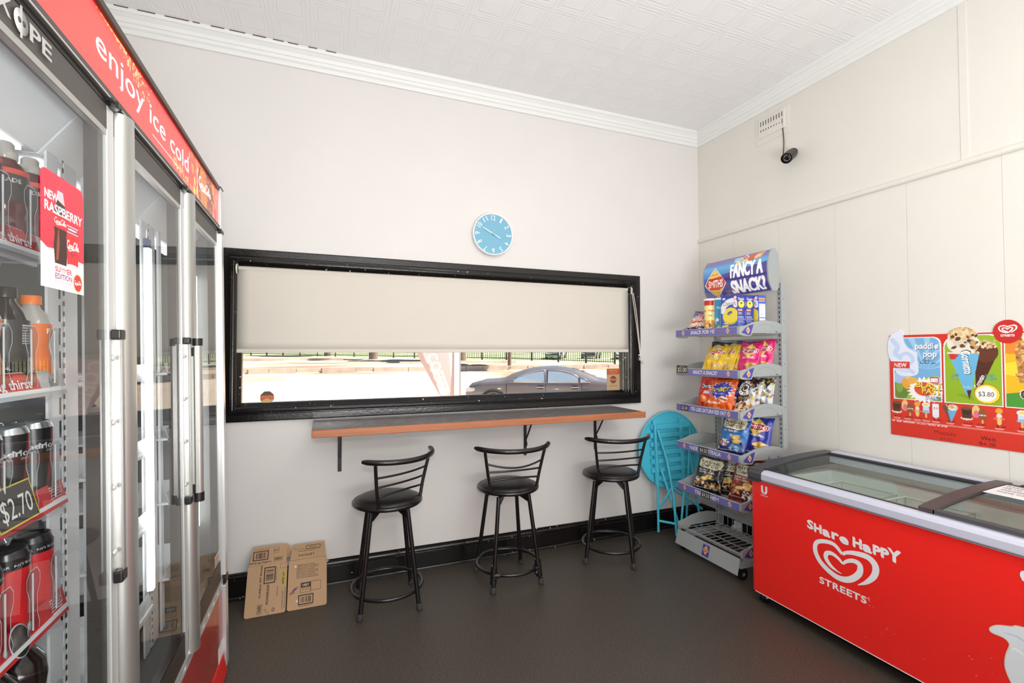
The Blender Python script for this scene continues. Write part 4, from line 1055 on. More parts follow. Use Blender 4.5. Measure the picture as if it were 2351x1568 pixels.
def packet(art, label, cat, W, H, T, x, y, z, yaw, lean, seed, backc, roll=0., group='chip packets on the snack stand', name='chip_packet', nx=84, ny=112):
    """front looks along -y before turning; yaw 0 faces -x after the fixed quarter turn"""
    cv = Canvas(nx, ny, W/H); art(cv); f = bag_fn(W, H, T, seed)
    n2x, n2y = 14, 18
    U, V = np.meshgrid(np.linspace(1, 0, n2x), np.linspace(0, 1, n2y)); P = f(U.ravel(), V.ravel(), True)
    idx = np.arange(n2x*n2y).reshape(n2y, n2x); q = np.stack([idx[:-1, :-1], idx[:-1, 1:], idx[1:, 1:], idx[1:, :-1]], -1).reshape(-1, 4)
    o = sheet(name, cv, lambda U, V: f(U, V), m_foil, extra=(P.tolist(), q.tolist(), [backc]*len(P)))
    o.matrix_world = Matrix.Translation((x, y, z)) @ Matrix.Rotation(-PI/2+yaw, 4, 'Z') @ Matrix.Rotation(-lean, 4, 'X') @ Matrix.Rotation(roll, 4, 'Y')
    return tag(o, label, cat, group)
def chips(cv, x, y, r, seed, cols=((238, 206, 120), (226, 184, 90), (246, 222, 150)), n=5):
    R = random.Random(seed)
    for k in range(n):
        a = R.uniform(-.5, .5); px, py = x+R.uniform(-r, r)*.7, y+R.uniform(-r, r)*.35
        cv.ell(px, py, r*.62, r*.26, (190, 140, 60), a); cv.ell(px, py+.006, r*.58, r*.22, cols[k % len(cols)], a)
        for j in range(-2, 3): cv.line([(px+j*r*.2-.01, py-r*.1), (px+j*r*.2+.02, py+r*.14)], .008, (206, 160, 80))
def crimp(cv, c, k=.3):
    for y0 in (0, .955): cv.rect(-1, y0, 9, y0+.045, c)
def a_smiths(base, dark, flav):
    def f(cv):
        A = cv.asp; cv.rect(-1, -1, 9, 9, base); cv.vgrad(0, .3, dark, base); crimp(cv, dark)
        cv.diamond(A*.5, .74, A*.4, .25, (196, 150, 50)); cv.diamond(A*.5, .74, A*.37, .23, (246, 214, 110))
        cv.poly([(A*.1, .71), (A*.3, .65), (A*.88, .66), (A*.92, .76), (A*.7, .83), (A*.12, .82)], (250, 244, 240)); cv.poly([(A*.12, .715), (A*.31, .66), (A*.86, .67), (A*.9, .755), (A*.69, .82), (A*.14, .81)], (190, 30, 34))
        cv.text('SMITHS', A*.51, .69, .095, (252, 250, 248), w=A*.66, off=.022, shear=.12); cv.rect(A*.2, .5, A*.8, .512, (250, 240, 220)); cv.text(flav, A*.5, .52, .035, (250, 246, 240), w=A*.5, off=.022)
        chips(cv, A*.62, .3, .2, 3); cv.text('POTATO CHIPS', A*.4, .1, .03, (250, 246, 240), w=A*.5)
    return f
def a_ncc(base, dark, flav1, flav2, food, sd):
    def f(cv):
        A = cv.asp; cv.rect(-1, -1, 9, 9, base); cv.vgrad(.0, .22, dark, dark); cv.vgrad(.22, .4, dark, base); crimp(cv, dark)
        P = [(A*.1, .68), (A*.24, .64), (A*.76, .64), (A*.9, .68), (A*.92, .84), (A*.84, .93), (A*.16, .93), (A*.08, .84)]
        cv.poly([(A/2+(x-A/2)*1.05, .785+(y-.785)*1.08) for x, y in P], (40, 34, 28)); cv.poly(P, (226, 222, 190)); cv.text('The', A*.5, .885, .022, (60, 50, 40))
        cv.text('NATURAL', A*.5, .795, .075, (44, 38, 34), w=A*.68, off=.022); cv.text('CHIP CO.', A*.51, .69, .075, (44, 38, 34), w=A*.6, off=.022)
        cv.text(flav1, A*.12, .57, .045, (240, 236, 226), w=A*.5, align='l', off=.022)
        if flav2: cv.text(flav2, A*.12, .51, .04, (240, 236, 226), w=A*.6, align='l', off=.022)
        cv.blobs(26, A*.04, .2, A*.4, .36, .04, food[0], sd); cv.blobs(40, A*.5, .12, A*.95, .27, .035, food[1], sd+1); chips(cv, A*.56, .39, .19, sd, n=4)
        cv.rect(A*.12, .1, A*.62, .115, (220, 216, 206)); cv.rect(A*.04, .1, A*.08, .17, (230, 226, 216))
    return f
def a_rrd(sd):
    def f(cv):
        A = cv.asp; cv.rect(-1, -1, 9, 9, (196, 204, 212)); cv.poly([(0, .3), (A*.55, .34), (A*.6, .6), (A*.9, .86), (A, 1), (0, 1)], (46, 38, 40)); crimp(cv, (70, 66, 70))
        cv.ell(A*.38, .7, .2, .2, (240, 238, 234)); cv.ell(A*.38, .7, .125, .125, (46, 38, 40)); cv.ell(A*.38, .7, .09, .09, (236, 234, 230)); cv.ell(A*.38, .7, .06, .06, (46, 38, 40)); cv.poly([(A*.42, .6), (A*.6, .52), (A*.62, .56), (A*.48, .66)], (240, 238, 234))
        for k in range(14):
            a = k*2*PI/14; cv.ell(A*.38+.162*math.cos(a), .7+.162*math.sin(a), .014, .022, (60, 50, 50), a)
        cv.blobs(40, A*.05, .05, A*.75, .32, .06, [(210, 120, 50), (238, 190, 120), (240, 236, 226), (120, 60, 40)], sd); cv.blobs(24, A*.5, .4, A*.98, .95, .045, [(120, 84, 60), (150, 110, 76), (200, 190, 80), (214, 220, 228)], sd+1)
        cv.text('HONEY SOY', A*.34, .42, .035, (206, 150, 80), w=A*.5, off=.022); cv.text('CHICKEN', A*.34, .37, .03, (236, 230, 224), w=A*.34)
    return f
def a_doritos(cv):
    A = cv.asp; cv.rect(-1, -1, 9, 9, (206, 40, 38)); cv.vgrad(.0, .3, (150, 20, 22), (206, 40, 38)); crimp(cv, (160, 24, 26))
    cv.poly([(A*.16, .62), (A*.9, .66), (A*.84, .76), (A*.2, .73)], (40, 24, 24)); cv.text('Doritos', A*.52, .64, .1, (250, 250, 248), w=A*.66, off=.022, rot=.06)
    cv.poly([(A*.3, .46), (A*.62, .48), (A*.58, .56), (A*.3, .55)], (240, 220, 216)); cv.poly([(A*.2, .22), (A*.74, .26), (A*.34, .44)], (238, 130, 40)); cv.poly([(A*.44, .2), (A*.8, .24), (A*.86, .42)], (246, 190, 130)); cv.text('CHEESE SUPREME', A*.5, .08, .03, (250, 240, 236), w=A*.6)
def a_samboy(cv):
    A = cv.asp; cv.rect(-1, -1, 9, 9, (236, 96, 22)); cv.vgrad(.0, .25, (222, 84, 18), (240, 104, 26)); crimp(cv, (226, 84, 18))
    cv.star(A*.5, .66, A*.52, .3, 16, .74, (244, 240, 240)); cv.star(A*.5, .66, A*.48, .275, 16, .74, (62, 54, 168)); cv.text('SAMBOY', A*.5, .6, .14, (30, 26, 40), w=A*.76, off=.022, rot=.08); cv.text('SAMBOY', A*.49, .61, .135, (240, 232, 60), w=A*.74, off=.022, rot=.08); cv.text('THE FLAVOUR', A*.5, .52, .03, (240, 240, 240), w=A*.4)
    cv.poly([(A*.56, .34), (A*.82, .3), (A*.84, .42), (A*.58, .46)], (244, 220, 190)); cv.poly([(A*.59, .35), (A*.8, .32), (A*.82, .38), (A*.6, .42)], (160, 90, 40)); cv.text('Barbecue', A*.36, .24, .075, (250, 240, 232), w=A*.56, off=.022, rot=-.05); cv.text('POTATO CHIPS', A*.4, .12, .025, (250, 236, 220), w=A*.4)
def a_pop(cv):
    A = cv.asp; cv.rect(-1, -1, 9, 9, (72, 52, 120)); cv.vgrad(.6, 1, (72, 52, 120), (110, 100, 140)); crimp(cv, (54, 40, 90))
    cv.ell(A*.5, .58, A*.46, .24, (236, 222, 214)); cv.ell(A*.5, .6, A*.44, .2, (206, 66, 50)); cv.text('COUNTRY', A*.5, .7, .06, (250, 246, 240), w=A*.56, off=.022); cv.text('POPCORN', A*.5, .52, .08, (250, 246, 240), w=A*.72, off=.022); cv.ell(A*.5, .635, A*.3, .05, (230, 226, 236)); cv.text('Kettle', A*.5, .62, .04, (60, 70, 120), w=A*.36, off=.022)
    cv.blobs(60, A*.05, .3, A*.95, .45, .04, [(244, 226, 190), (250, 236, 206), (238, 190, 150)], 4); cv.rect(0, .0, A, .28, (50, 34, 100)); cv.blobs(16, 0, .24, A, .3, .02, [(220, 170, 190)], 6); cv.text('Sweet, Crispy', A*.4, .17, .045, (244, 240, 246), w=A*.56, off=.022, shear=.2); cv.text('& Savoury Sweet', A*.42, .09, .045, (244, 240, 246), w=A*.66, off=.022, shear=.2); cv.ell(A*.84, .2, .045, .045, (230, 226, 236))
G1, G2, G3, G4, G5 = ['chip packets on the stand, %s shelf' % n for n in ('top', 'second', 'third', 'fourth', 'fifth')]
Z = [z-.0195 for z in SHZ]
BS, BP, BY = (40, 56, 150), (226, 40, 120), (236, 196, 40)
packet(a_pop, 'purple popcorn packet leaning at the end of the top stand shelf', 'snack packet', 0.15, 0.215, 0.05, -0.475, -0.44, Z[0], 0.1, 0.55, 1, (70, 50, 116), 0, G1, 'popcorn_packet')
packet(a_rrd(3), 'dark deli chip packet behind the yellow packets, second stand shelf', 'chip packet', 0.16, 0.24, 0.04, -0.34, -0.52, Z[1], 0.25, 0.35, 12, (60, 54, 56), 0, G2)
packet(a_smiths(BY, (226, 180, 30), 'CHEESE & ONION'), 'front yellow chip packet with red lettering, second stand shelf', 'chip packet', 0.17, 0.225, 0.055, -0.485, -0.605, Z[1], 0.15, 0.56, 13, (230, 190, 40), 0, G2)
packet(a_smiths(BY, (226, 180, 30), 'CHEESE & ONION'), 'middle yellow chip packet leaning on its twin, second stand shelf', 'chip packet', 0.17, 0.225, 0.045, -0.445, -0.66, Z[1], 0.15, 0.5, 14, (226, 186, 44), 0, G2)
packet(a_smiths(BY, (206, 180, 40), 'CHEESE & ONION'), 'rearmost yellow chip packet next to the blue one, second stand shelf', 'chip packet', 0.17, 0.225, 0.04, -0.41, -0.7, Z[1], 0.16, 0.46, 15, (206, 180, 50), 0, G2)
packet(a_smiths(BS, (30, 42, 120), 'ORIGINAL'), 'dark blue chip packet behind the yellow and pink ones, second stand shelf', 'chip packet', 0.155, 0.24, 0.04, -0.335, -0.735, Z[1], 0.2, 0.34, 16, (36, 50, 130), 0, G2)
packet(a_smiths(BP, (206, 30, 104), 'SALT & VINEGAR'), 'pink chip packet beside the dark blue one, second stand shelf', 'chip packet', 0.15, 0.235, 0.045, -0.395, -0.822, Z[1], 0.2, 0.4, 17, (214, 36, 112), 0, G2)
packet(a_smiths(BP, (190, 26, 96), 'SALT & VINEGAR'), 'pink chip packet at the post end of the second stand shelf', 'chip packet', 0.155, 0.24, 0.045, -0.31, -0.855, Z[1], 0.2, 0.28, 18, (196, 32, 104), 0, G2)
packet(a_doritos, 'red corn chip packet beside the orange ones, third stand shelf', 'chip packet', 0.17, 0.25, 0.06, -0.475, -0.555, Z[2], 0.22, 0.36, 21, (180, 30, 30), 0, G3)
packet(a_doritos, 'rear red corn chip packet half hidden by its twin, third stand shelf', 'chip packet', 0.18, 0.25, 0.05, -0.385, -0.55, Z[2], 0.2, 0.3, 22, (180, 30, 30), 0, G3)
packet(a_samboy, 'front orange chip packet with blue starburst, third stand shelf', 'chip packet', 0.2, 0.235, 0.07, -0.475, -0.665, Z[2], 0.2, 0.38, 23, (226, 90, 20), 0, G3)
packet(a_samboy, 'second orange chip packet behind its twin, third stand shelf', 'chip packet', 0.17, 0.235, 0.06, -0.41, -0.71, Z[2], 0.25, 0.34, 24, (226, 90, 20), 0, G3)
packet(a_rrd(7), 'front dark and silver deli chip packet, third stand shelf', 'chip packet', 0.165, 0.25, 0.055, -0.41, -0.83, Z[2], 0.25, 0.36, 25, (190, 198, 206), 0, G3)
packet(a_rrd(9), 'rear silver deli chip packet near the post, third stand shelf', 'chip packet', 0.16, 0.25, 0.05, -0.31, -0.85, Z[2], 0.25, 0.26, 26, (176, 186, 196), 0, G3)
packet(a_rrd(5), 'deli chip packet lying flat on the third stand shelf', 'chip packet', 0.13, 0.16, 0.03, -0.46, -0.83, Z[2]+.02, 0.3, 1.35, 27, (196, 204, 212), 0, G3)
blu = ([(230, 230, 236), (150, 84, 60), (240, 240, 244)], [(90, 140, 190), (120, 150, 170), (60, 110, 170)]); blk = ([(190, 130, 70), (226, 224, 220), (240, 238, 232)], [(150, 110, 60), (90, 64, 40), (196, 160, 100)]); brn = ([(226, 130, 60), (206, 100, 44), (240, 226, 200)], [(240, 236, 226), (60, 34, 24), (210, 200, 190)])
packet(a_ncc((36, 110, 190), (32, 36, 110), 'SEA SALT', '', blu, 5), 'blue and cream kettle chip packet on the fourth stand shelf', 'chip packet', 0.2, 0.265, 0.07, -0.45, -0.745, Z[3], 0.25, 0.38, 31, (40, 60, 140), 0, G4)
packet(a_ncc((40, 84, 160), (30, 34, 104), 'SEA SALT', '', blu, 8), 'rear kettle chip packet between the two blue ones, fourth stand shelf', 'chip packet', 0.15, 0.265, 0.045, -0.37, -0.765, Z[3], 0.4, 0.22, 32, (36, 44, 110), 0, G4)
packet(a_smiths((48, 58, 158), (40, 46, 134), 'ORIGINAL'), 'royal blue chip packet with red banner, fourth stand shelf', 'chip packet', 0.19, 0.265, 0.06, -0.355, -0.845, Z[3], 0.3, 0.34, 33, (60, 66, 150), 0, G4)
packet(a_ncc((34, 33, 35), (20, 19, 20), 'SEA SALT &', 'CRACKED PEPPER', blk, 11), 'front black kettle chip packet with cream label, fifth stand shelf', 'chip packet', 0.22, 0.25, 0.07, -0.475, -0.55, Z[4], 0.25, 0.42, 41, (26, 25, 26), 0, G5)
packet(a_ncc((34, 33, 35), (20, 19, 20), 'SEA SALT &', 'CRACKED PEPPER', blk, 14), 'second black kettle chip packet behind its twin, fifth stand shelf', 'chip packet', 0.19, 0.25, 0.06, -0.39, -0.645, Z[4], 0.3, 0.3, 42, (26, 25, 26), 0, G5)
packet(a_ncc((150, 52, 34), (110, 30, 24), 'HONEY SOY', 'CHICKEN', brn, 17), 'front red brown kettle chip packet beside the freezer, fifth stand shelf', 'chip packet', 0.2, 0.255, 0.07, -0.43, -0.81, Z[4], 0.2, 0.42, 43, (120, 36, 28), 0, G5)
packet(a_ncc((150, 52, 34), (110, 30, 24), 'HONEY SOY', 'CHICKEN', brn, 19), 'rear red brown kettle chip packet by the post, fifth stand shelf', 'chip packet', 0.18, 0.255, 0.06, -0.3, -0.84, Z[4], 0.2, 0.26, 44, (120, 36, 28), 0, G5)

# tubes and boxes on the top shelf
def tube_can(art, label, x, y, turn):
    t = thing('chip_tube', label, 'chip tube', (x, y, Z[0]), (0, 0, turn), 'chip tubes on the stand')
    cv = Canvas(110, 90, 2*PI*.037/.24); art(cv); cyl_label('tube_body', cv, .037, .004, .24, t)
    MB().lathe([(0, 0), (.037, 0), (.038, .003), (.037, .005)], m_tin, 28).build('tin_base', t); MB().lathe([(.0385, .235), (.0395, .239), (.0395, .247), (.038, .249), (.035, .2475), (0, .2475)], m_wplas, 28).build('lid', t)
def a_t1(cv):
    A = cv.asp; cv.rect(0, 0, 9, 1, (244, 228, 150)); cv.vgrad(.84, 1, (196, 48, 44), (190, 40, 40)); cv.rect(0, 0, 9, .05, (190, 50, 46)); cv.rect(A*.44, .05, A*.5, 1, (246, 242, 236))
    for x in (A*.12, A*.36): cv.text('Pringles', x, .66, .06, (206, 60, 40), w=A*.18, off=.022); cv.text('Classic Pop', x, .52, .05, (90, 70, 30), w=A*.16, off=.022); cv.blobs(16, x-.09, .16, x+.09, .42, .05, [(236, 150, 70), (250, 210, 90), (210, 90, 50)], 5); cv.rect(x-.07, .2, x-.02, .32, (60, 50, 30))
def a_t2(cv):
    A = cv.asp; cv.rect(0, 0, 9, 1, (60, 160, 206)); cv.rect(A*.3, 0, A*.4, .7, (230, 236, 240)); cv.rect(0, 0, 9, .04, (50, 120, 180))
    for x in (A*.16,): cv.text('Pringles', x+.1, .72, .07, (240, 240, 240), w=A*.2, off=.022); cv.poly([(x-.1, .1), (x+.1, .16), (x+.05, .26)], (246, 214, 130)); cv.blobs(9, x-.12, .3, x+.06, .44, .035, [(240, 244, 246), (200, 224, 236)], 6)
    for k in range(16): cv.rect(A*.31, .06+k*.036, A*.39, .07+k*.036, (150, 170, 190))
tube_can(a_t1, 'red and yellow chip tube on the top stand shelf', -.462, -.592, math.radians(292)); tube_can(a_t2, 'blue chip tube between the yellow tube and ring snack boxes', -.43, -.655, math.radians(312))
def a_ring(cv):
    A = cv.asp; cv.rect(0, 0, 9, 1, (58, 84, 196)); cv.vgrad(0, .4, (60, 130, 214), (56, 84, 196)); cv.vgrad(.85, 1, (56, 84, 196), (50, 66, 170))
    cv.ell(A*.58, .46, .26, .225, (224, 196, 50), .0); cv.ell(A*.58, .48, .25, .2, (246, 226, 72)); cv.ell(A*.54, .54, .085, .045, (84, 96, 190), .4); cv.ell(A*.56, .505, .05, .02, (226, 190, 50), .3)
    cv.line([(A*.1, .62), (A*.2, .74), (A*.45, .82), (A*.75, .84), (A*.9, .76)], .17, (246, 246, 250), True)
    cv.text('Cheezels', A*.52, .74, .11, (84, 80, 150), w=A*.76, off=.0, rot=.0); cv.ell(A*.88, .93, .055, .055, (220, 130, 150)); cv.ell(A*.88, .93, .04, .04, (246, 236, 240)); cv.rect(A*.1, .9, A*.26, .95, (236, 240, 250))
    cv.text('Original', A*.28, .26, .04, (250, 250, 250), w=A*.24, off=.022); cv.poly([(A*.05, .17), (A*.45, .19), (A*.45, .24), (A*.05, .22)], (250, 236, 120)); cv.rect(A*.06, .11, A*.4, .12, (236, 240, 250)); cv.ell(A*.42, .06, .07, .035, (246, 226, 80))
def a_spine(cv):
    A = cv.asp; cv.rect(0, 0, 9, 1, (52, 62, 160)); cv.ell(A*.5, .76, A*.4, .1, (226, 196, 60)); cv.ell(A*.5, .77, A*.38, .09, (244, 222, 80)); cv.ell(A*.5, .785, A*.13, .025, (80, 70, 150)); cv.text('Cheezels', A*.48, .87, .06, (238, 238, 246), w=A*.74, off=.022)
    cv.rect(A*.08, .58, A*.62, .63, (240, 170, 120)); cv.rect(A*.1, .53, A*.56, .545, (230, 230, 236)); cv.rect(A*.1, .49, A*.56, .51, (240, 226, 110))
    for k in range(12): cv.rect(A*.06, .05+k*.034, A*(.94-.1*(k % 3)), .066+k*.034, (176, 186, 226))
def a_nutri(cv):
    A = cv.asp; cv.rect(0, 0, 9, 1, (64, 100, 206)); cv.rect(A*.1, .89, A*.9, .93, (240, 160, 110)); cv.rect(A*.1, .83, A*.86, .87, (240, 170, 120)); cv.rect(A*.12, .42, A*.92, .78, (236, 238, 248)); cv.rect(A*.12, .29, A*.92, .4, (236, 238, 248)); cv.rect(A*.12, .1, A*.92, .27, (236, 238, 248)); cv.rect(0, 0, 9, .04, (90, 170, 226))
    for k in range(12): cv.rect(A*.2, .44+k*.028, A*(.6+.2*(k % 2)), .448+k*.028, (190, 190, 210))
def snack_box(label, x, y, yaw, art_s):
    """front faces -x, printed side faces -y"""
    t = thing('snack_box', label, 'snack box', (x, y, Z[0]), (0, 0, yaw), 'ring snack boxes on the stand'); w, d, h = .132, .066, .248
    vm = vcmat('carton_gloss', .35, coat=.2)
    MB().box(0, d, -w, 0, 0, h, mat('box_blue', (52, 66, 170), .4), b=.0015).build('carton', t)
    cv = Canvas(90, 140, w/h); a_ring(cv); sheet('front_print', cv, plane_fn((-.0006, 0, .001), (0, -1, 0), (0, 0, 1), w, h-.002), vm, t, smooth=False)
    cv = Canvas(50, 140, d/h); art_s(cv); sheet('side_print', cv, plane_fn((0, -w-.0006, .001), (1, 0, 0), (0, 0, 1), d, h-.002), vm, t, smooth=False)
snack_box('blue ring snack box showing its yellow ring, front of the top stand shelf', -.5, -.73, 0, a_spine)
snack_box('blue ring snack box standing directly behind the front one', -.43, -.732, 0, a_spine)
snack_box('rear blue ring snack box showing its white nutrition panel', -.352, -.757, 0, a_nutri)
# price cards clipped over the rails
price_tag(FR((SX-.008, -.375, 1.25), (0, -1, 0), (0, 0, 1)), .115, .06, '$3.00', 'black $3.00 price card with yellow border on the second stand shelf', 'Any')
price_tag(FR((SX-.0075, -.415, SHZ[2]-.022), (0, -1, 0), (0, 0, 1)), .075, .036, '$2.50', 'dark handwritten price tag on the rail of the third stand shelf', None, .6, False)
price_tag(FR((SX-.0075, -.585, SHZ[3]-.024), (0, -1, 0), (0, 0, 1)), .085, .042, '$4.50', 'dark handwritten price tag on the rail of the fourth stand shelf', None, .6, False)
price_tag(FR((SX-.0075, -.6, SHZ[4]-.024), (0, -1, 0), (0, 0, 1)), .085, .042, '$4.50', 'dark handwritten price tag on the rail of the fifth stand shelf', None, .6, False)

# ------------------------------------------------------------------ folded bistro table behind the stand
m_cyan = mat('turquoise_paint', (78, 196, 222), .42, noise=.04, nscale=8)
t = thing('folding_table', 'turquoise round folding table leaning upright in the corner behind the stand', 'table', (-.375, -.1, 0))
Rt = .295; zc_ = .63
b = MB(FR((0, .03, zc_), (1, 0, 0), (0, .06, 1)))
cpts = lambda r: [(r*math.cos(k*PI/32), r*math.sin(k*PI/32)) for k in range(64)]
b.prism(cpts(Rt), -.012, .0, m_cyan)
b.build('table_top', t)
b = MB(FR((0, .03, zc_), (1, 0, 0), (0, .06, 1))); b.tube([(Rt*math.cos(k*PI/32), Rt*math.sin(k*PI/32), 0) for k in range(64)], .007, m_cyan, 8, True); b.build('rim', t)
b = MB(FR((0, .03, zc_), (1, 0, 0), (0, .06, 1)))
for k in range(7):
    yy = -.21+k*.066; hw_ = min(.2, math.sqrt(max(Rt**2-(abs(yy)+.03)**2, .001))-.01); b.box(-hw_, hw_, yy-.018, yy+.02, .004, .024, m_cyan, b=.002)
b.build('slats', t)
for x in (-.165, .09): MB(FR((0, .03, zc_), (1, 0, 0), (0, .06, 1))).box(x-.014, x+.014, -.25, .24, .022, .036, m_cyan, b=.002).build('cross_batten', t)
def bar(p, q, name='leg', w=.011): MB().tube([p, q], w, m_cyan, 6).build(name, t)
def legs(pts, name): 
    b = MB()
    for p, q in zip(pts[:-1], pts[1:]): b.cyl(p, q, .0095, m_cyan, n=8)
    b.build(name, t)
legs([(-.18, -.012, .84), (-.165, -.02, .45), (-.146, .0, .012)], 'leg'); legs([(-.155, -.012, .80), (-.098, -.05, .56), (-.08, -.1, .3), (-.07, -.115, .012)], 'leg')
legs([(-.13, -.014, .50), (-.07, -.07, .25), (-.01, -.1, .012)], 'leg'); legs([(.16, -.012, .80), (.12, -.03, .4), (.125, .0, .012)], 'leg'); legs([(.14, -.012, .7), (.175, -.05, .3), (.2, -.09, .012)], 'leg')
legs([(-.13, -.02, .42), (.23, -.06, .16)], 'brace'); legs([(.07, -.05, .4), (-.01, -.1, .1)], 'brace'); legs([(-.146, -.01, .1), (-.075, -.11, .1)], 'brace'); legs([(-.14, -.01, .2), (-.08, -.09, .38)], 'brace'); legs([(.0, -.1, .09), (.2, -.09, .09)], 'brace')
# power outlet low on the wall behind the stand
t = thing('power_outlet', 'white double power outlet with plugs low behind the snack stand', 'outlet', (-.024, -.405, .075))
b = MB(FR((0, 0, 0), (0, -1, 0), (0, 0, 1))); b.box(-.036, .036, -.05, .05, 0, .012, m_wplas, b=.003); b.build('face_plate', t)
for y in (-.016, .018): MB(FR((0, 0, 0), (0, -1, 0), (0, 0, 1))).box(y-.014, y+.014, -.03, .02, .012, .045, m_wplas, b=.004).build('plug', t)
# ================================================================== chest freezer
m_fred = mat('freezer_red', (242, 40, 34), .28, coat=.3); m_fwhite = mat('freezer_liner', (226, 230, 226), .45); m_fsil = mat('freezer_silver', (212, 215, 232), .38, .25); m_fdk = mat('freezer_charcoal', (72, 71, 76), .42); m_fdk2 = mat('lid_frame', (74, 64, 64), .42)
m_lid = glassmat('lid_glass', 1.42, (.9, .93, .91))
GX, GY0, GY1 = -.68, -1.1, -2.9
fz = thing('chest_freezer', 'red ice cream chest freezer with curved glass lids along the board wall', 'freezer', (-.36, -2.0, 0))
O_ = Vector((-.36, -2., 0)); TR = Matrix.Translation(-O_)
B = lambda: MB(TR.copy())
b = B(); pts = []
r = .03
pr = [(GX+r-r*math.cos(t), GY0-r+r*math.sin(t)) for t in np.linspace(0, PI/2, 7)]
poly = pr+[(-.04, GY0), (-.04, GY1), (GX, GY1)]
inn = [(GX+.05, GY0-.07), (-.1, GY0-.07), (-.1, GY1+.07), (GX+.05, GY1+.07)]
n = len(poly); V = [(x, y, .066) for x, y in poly]+[(x, y, .69) for x, y in poly]
b.add(V, [tuple(range(n))[::-1]]+[(i, (i+1) % n, n+(i+1) % n, n+i) for i in range(n)], m_fred)
b.build('cabinet', fz)
b = B(); V = [(x, y, .2) for x, y in inn]+[(x, y, .69) for x, y in inn]+[(x, y, .69) for x, y in [(GX+.004, GY0-.004), (-.042, GY0-.004), (-.042, GY1+.004), (GX+.004, GY1+.004)]]
b.add(V, [(0, 1, 2, 3)]+[(i, (i+1) % 4, 4+(i+1) % 4, 4+i) for i in range(4)]+[(4+i, 4+(i+1) % 4, 8+(i+1) % 4, 8+i) for i in range(4)], m_fwhite); b.build('liner', fz)
b = B(); b.box(GX+.03, -.06, GY1+.01, GY0-.02, .045, .066, m_blkp); b.box(GX+.012, -.05, GY1, GY0-.015, .0605, .0665, m_wplas); b.box(GX-.0008, GX+.01, GY1, GY0-.03, .064, .0675, m_wplas); b.build('base', fz)
for x, y in ((-.63, -1.15), (-.1, -1.15), (-.63, -2.85), (-.1, -2.85)):
    b = B(); b.cyl((x, y-.018, .025), (x, y-.003, .025), .0245, m_blkp, n=18); b.cyl((x, y+.003, .025), (x, y+.018, .025), .0245, m_blkp, n=18); b.box(x-.014, x+.014, y-.024, y+.024, .03, .05, m_fsil, b=.003); b.build('castor', fz)
MX3 = Matrix(((1, 0, 0, 0), (0, 0, 1, 0), (0, 1, 0, 0), (0, 0, 0, 1)))
rail_ = [(-.668, .688), (-.69, .688), (-.697, .7), (-.697, .728), (-.69, .74), (-.675, .7465), (-.648, .7465), (-.648, .7), (-.668, .7)]
b = B(); b.prism(rail_, GY1, -1.192, m_fsil, M=MX3); b.box(-.6985, -.69, GY1, -1.192, .6935, .695, m_fdk); b.build('front_rail', fz)
b = B(); b.prism([(x-(.002 if x < -.66 else 0), z) for x, z in rail_], -1.192, GY0-.012, m_fdk, M=MX3); b.build('corner_cap', fz)
def lidz(x, up=0.):
    u = (x+.66)/.58
    return .742+.05*math.sin(min(max(u, 0), 1)*PI/2)**.85+up
def strip(b, x0, x1, y0, y1, up, th, material, n=18):
    V = []
    for k in range(n+1):
        x = x0+(x1-x0)*k/n; z = lidz(x, up)
        V += [(x, y0, z), (x, y1, z), (x, y1, z-th), (x, y0, z-th)]
    F = []
    for k in range(n):
        a, c = 4*k, 4*k+4
        F += [(a+i, a+(i+1) % 4, c+(i+1) % 4, c+i) for i in range(4)]
    F += [(0, 1, 2, 3), (4*n, 4*n+1, 4*n+2, 4*n+3)]
    b.add(V, F, material); return b
b = strip(B(), -.69, -.045, -1.165, GY0+.004, .004, .07, m_fdk); b.build('end_arch', fz)
b = B(); b.box(-.105, -.035, GY1, -1.165, .74, .772, m_fsil); b.box(-.1, -.035, GY1, -1.165, .772, .79, m_fsil, b=.003); b.box(-.098, -.045, GY1, -1.165, .79, .803, m_fsil, b=.004); b.box(-.106, -.098, GY1, -1.165, .78, .797, m_blkp); b.build('back_rail', fz)
def lid(y0, y1, up, framed):
    b = strip(B(), -.648, -.1, y1, y0, up, .004, m_lid); b.v = b.v
    g = b.build('glass_lid', fz)
    b = B()
    if framed:
        strip(b, -.655, -.07, y0-.055, y0, up+.008, .016, m_fdk2); strip(b, -.655, -.63, y1, y0-.05, up+.006, .014, m_fdk, 2); strip(b, -.125, -.09, y1, y0-.05, up+.006, .012, m_fdk, 2); b.box(-.1, -.055, y0-.2, y0-.09, lidz(-.08)+.012, lidz(-.08)+.024, m_blkp, b=.003)
    else:
        strip(b, -.65, -.64, y1, y0, up+.004, .01, m_blkp, 2); strip(b, -.112, -.098, y1, y0, up+.004, .012, m_fdk, 2); strip(b, -.65, -.1, y1, y1+.012, up+.004, .01, m_fdk)
    b.build('lid_frame', g)
lid(-1.17, -1.955, 0, False); lid(-1.915, -2.88, .014, True)
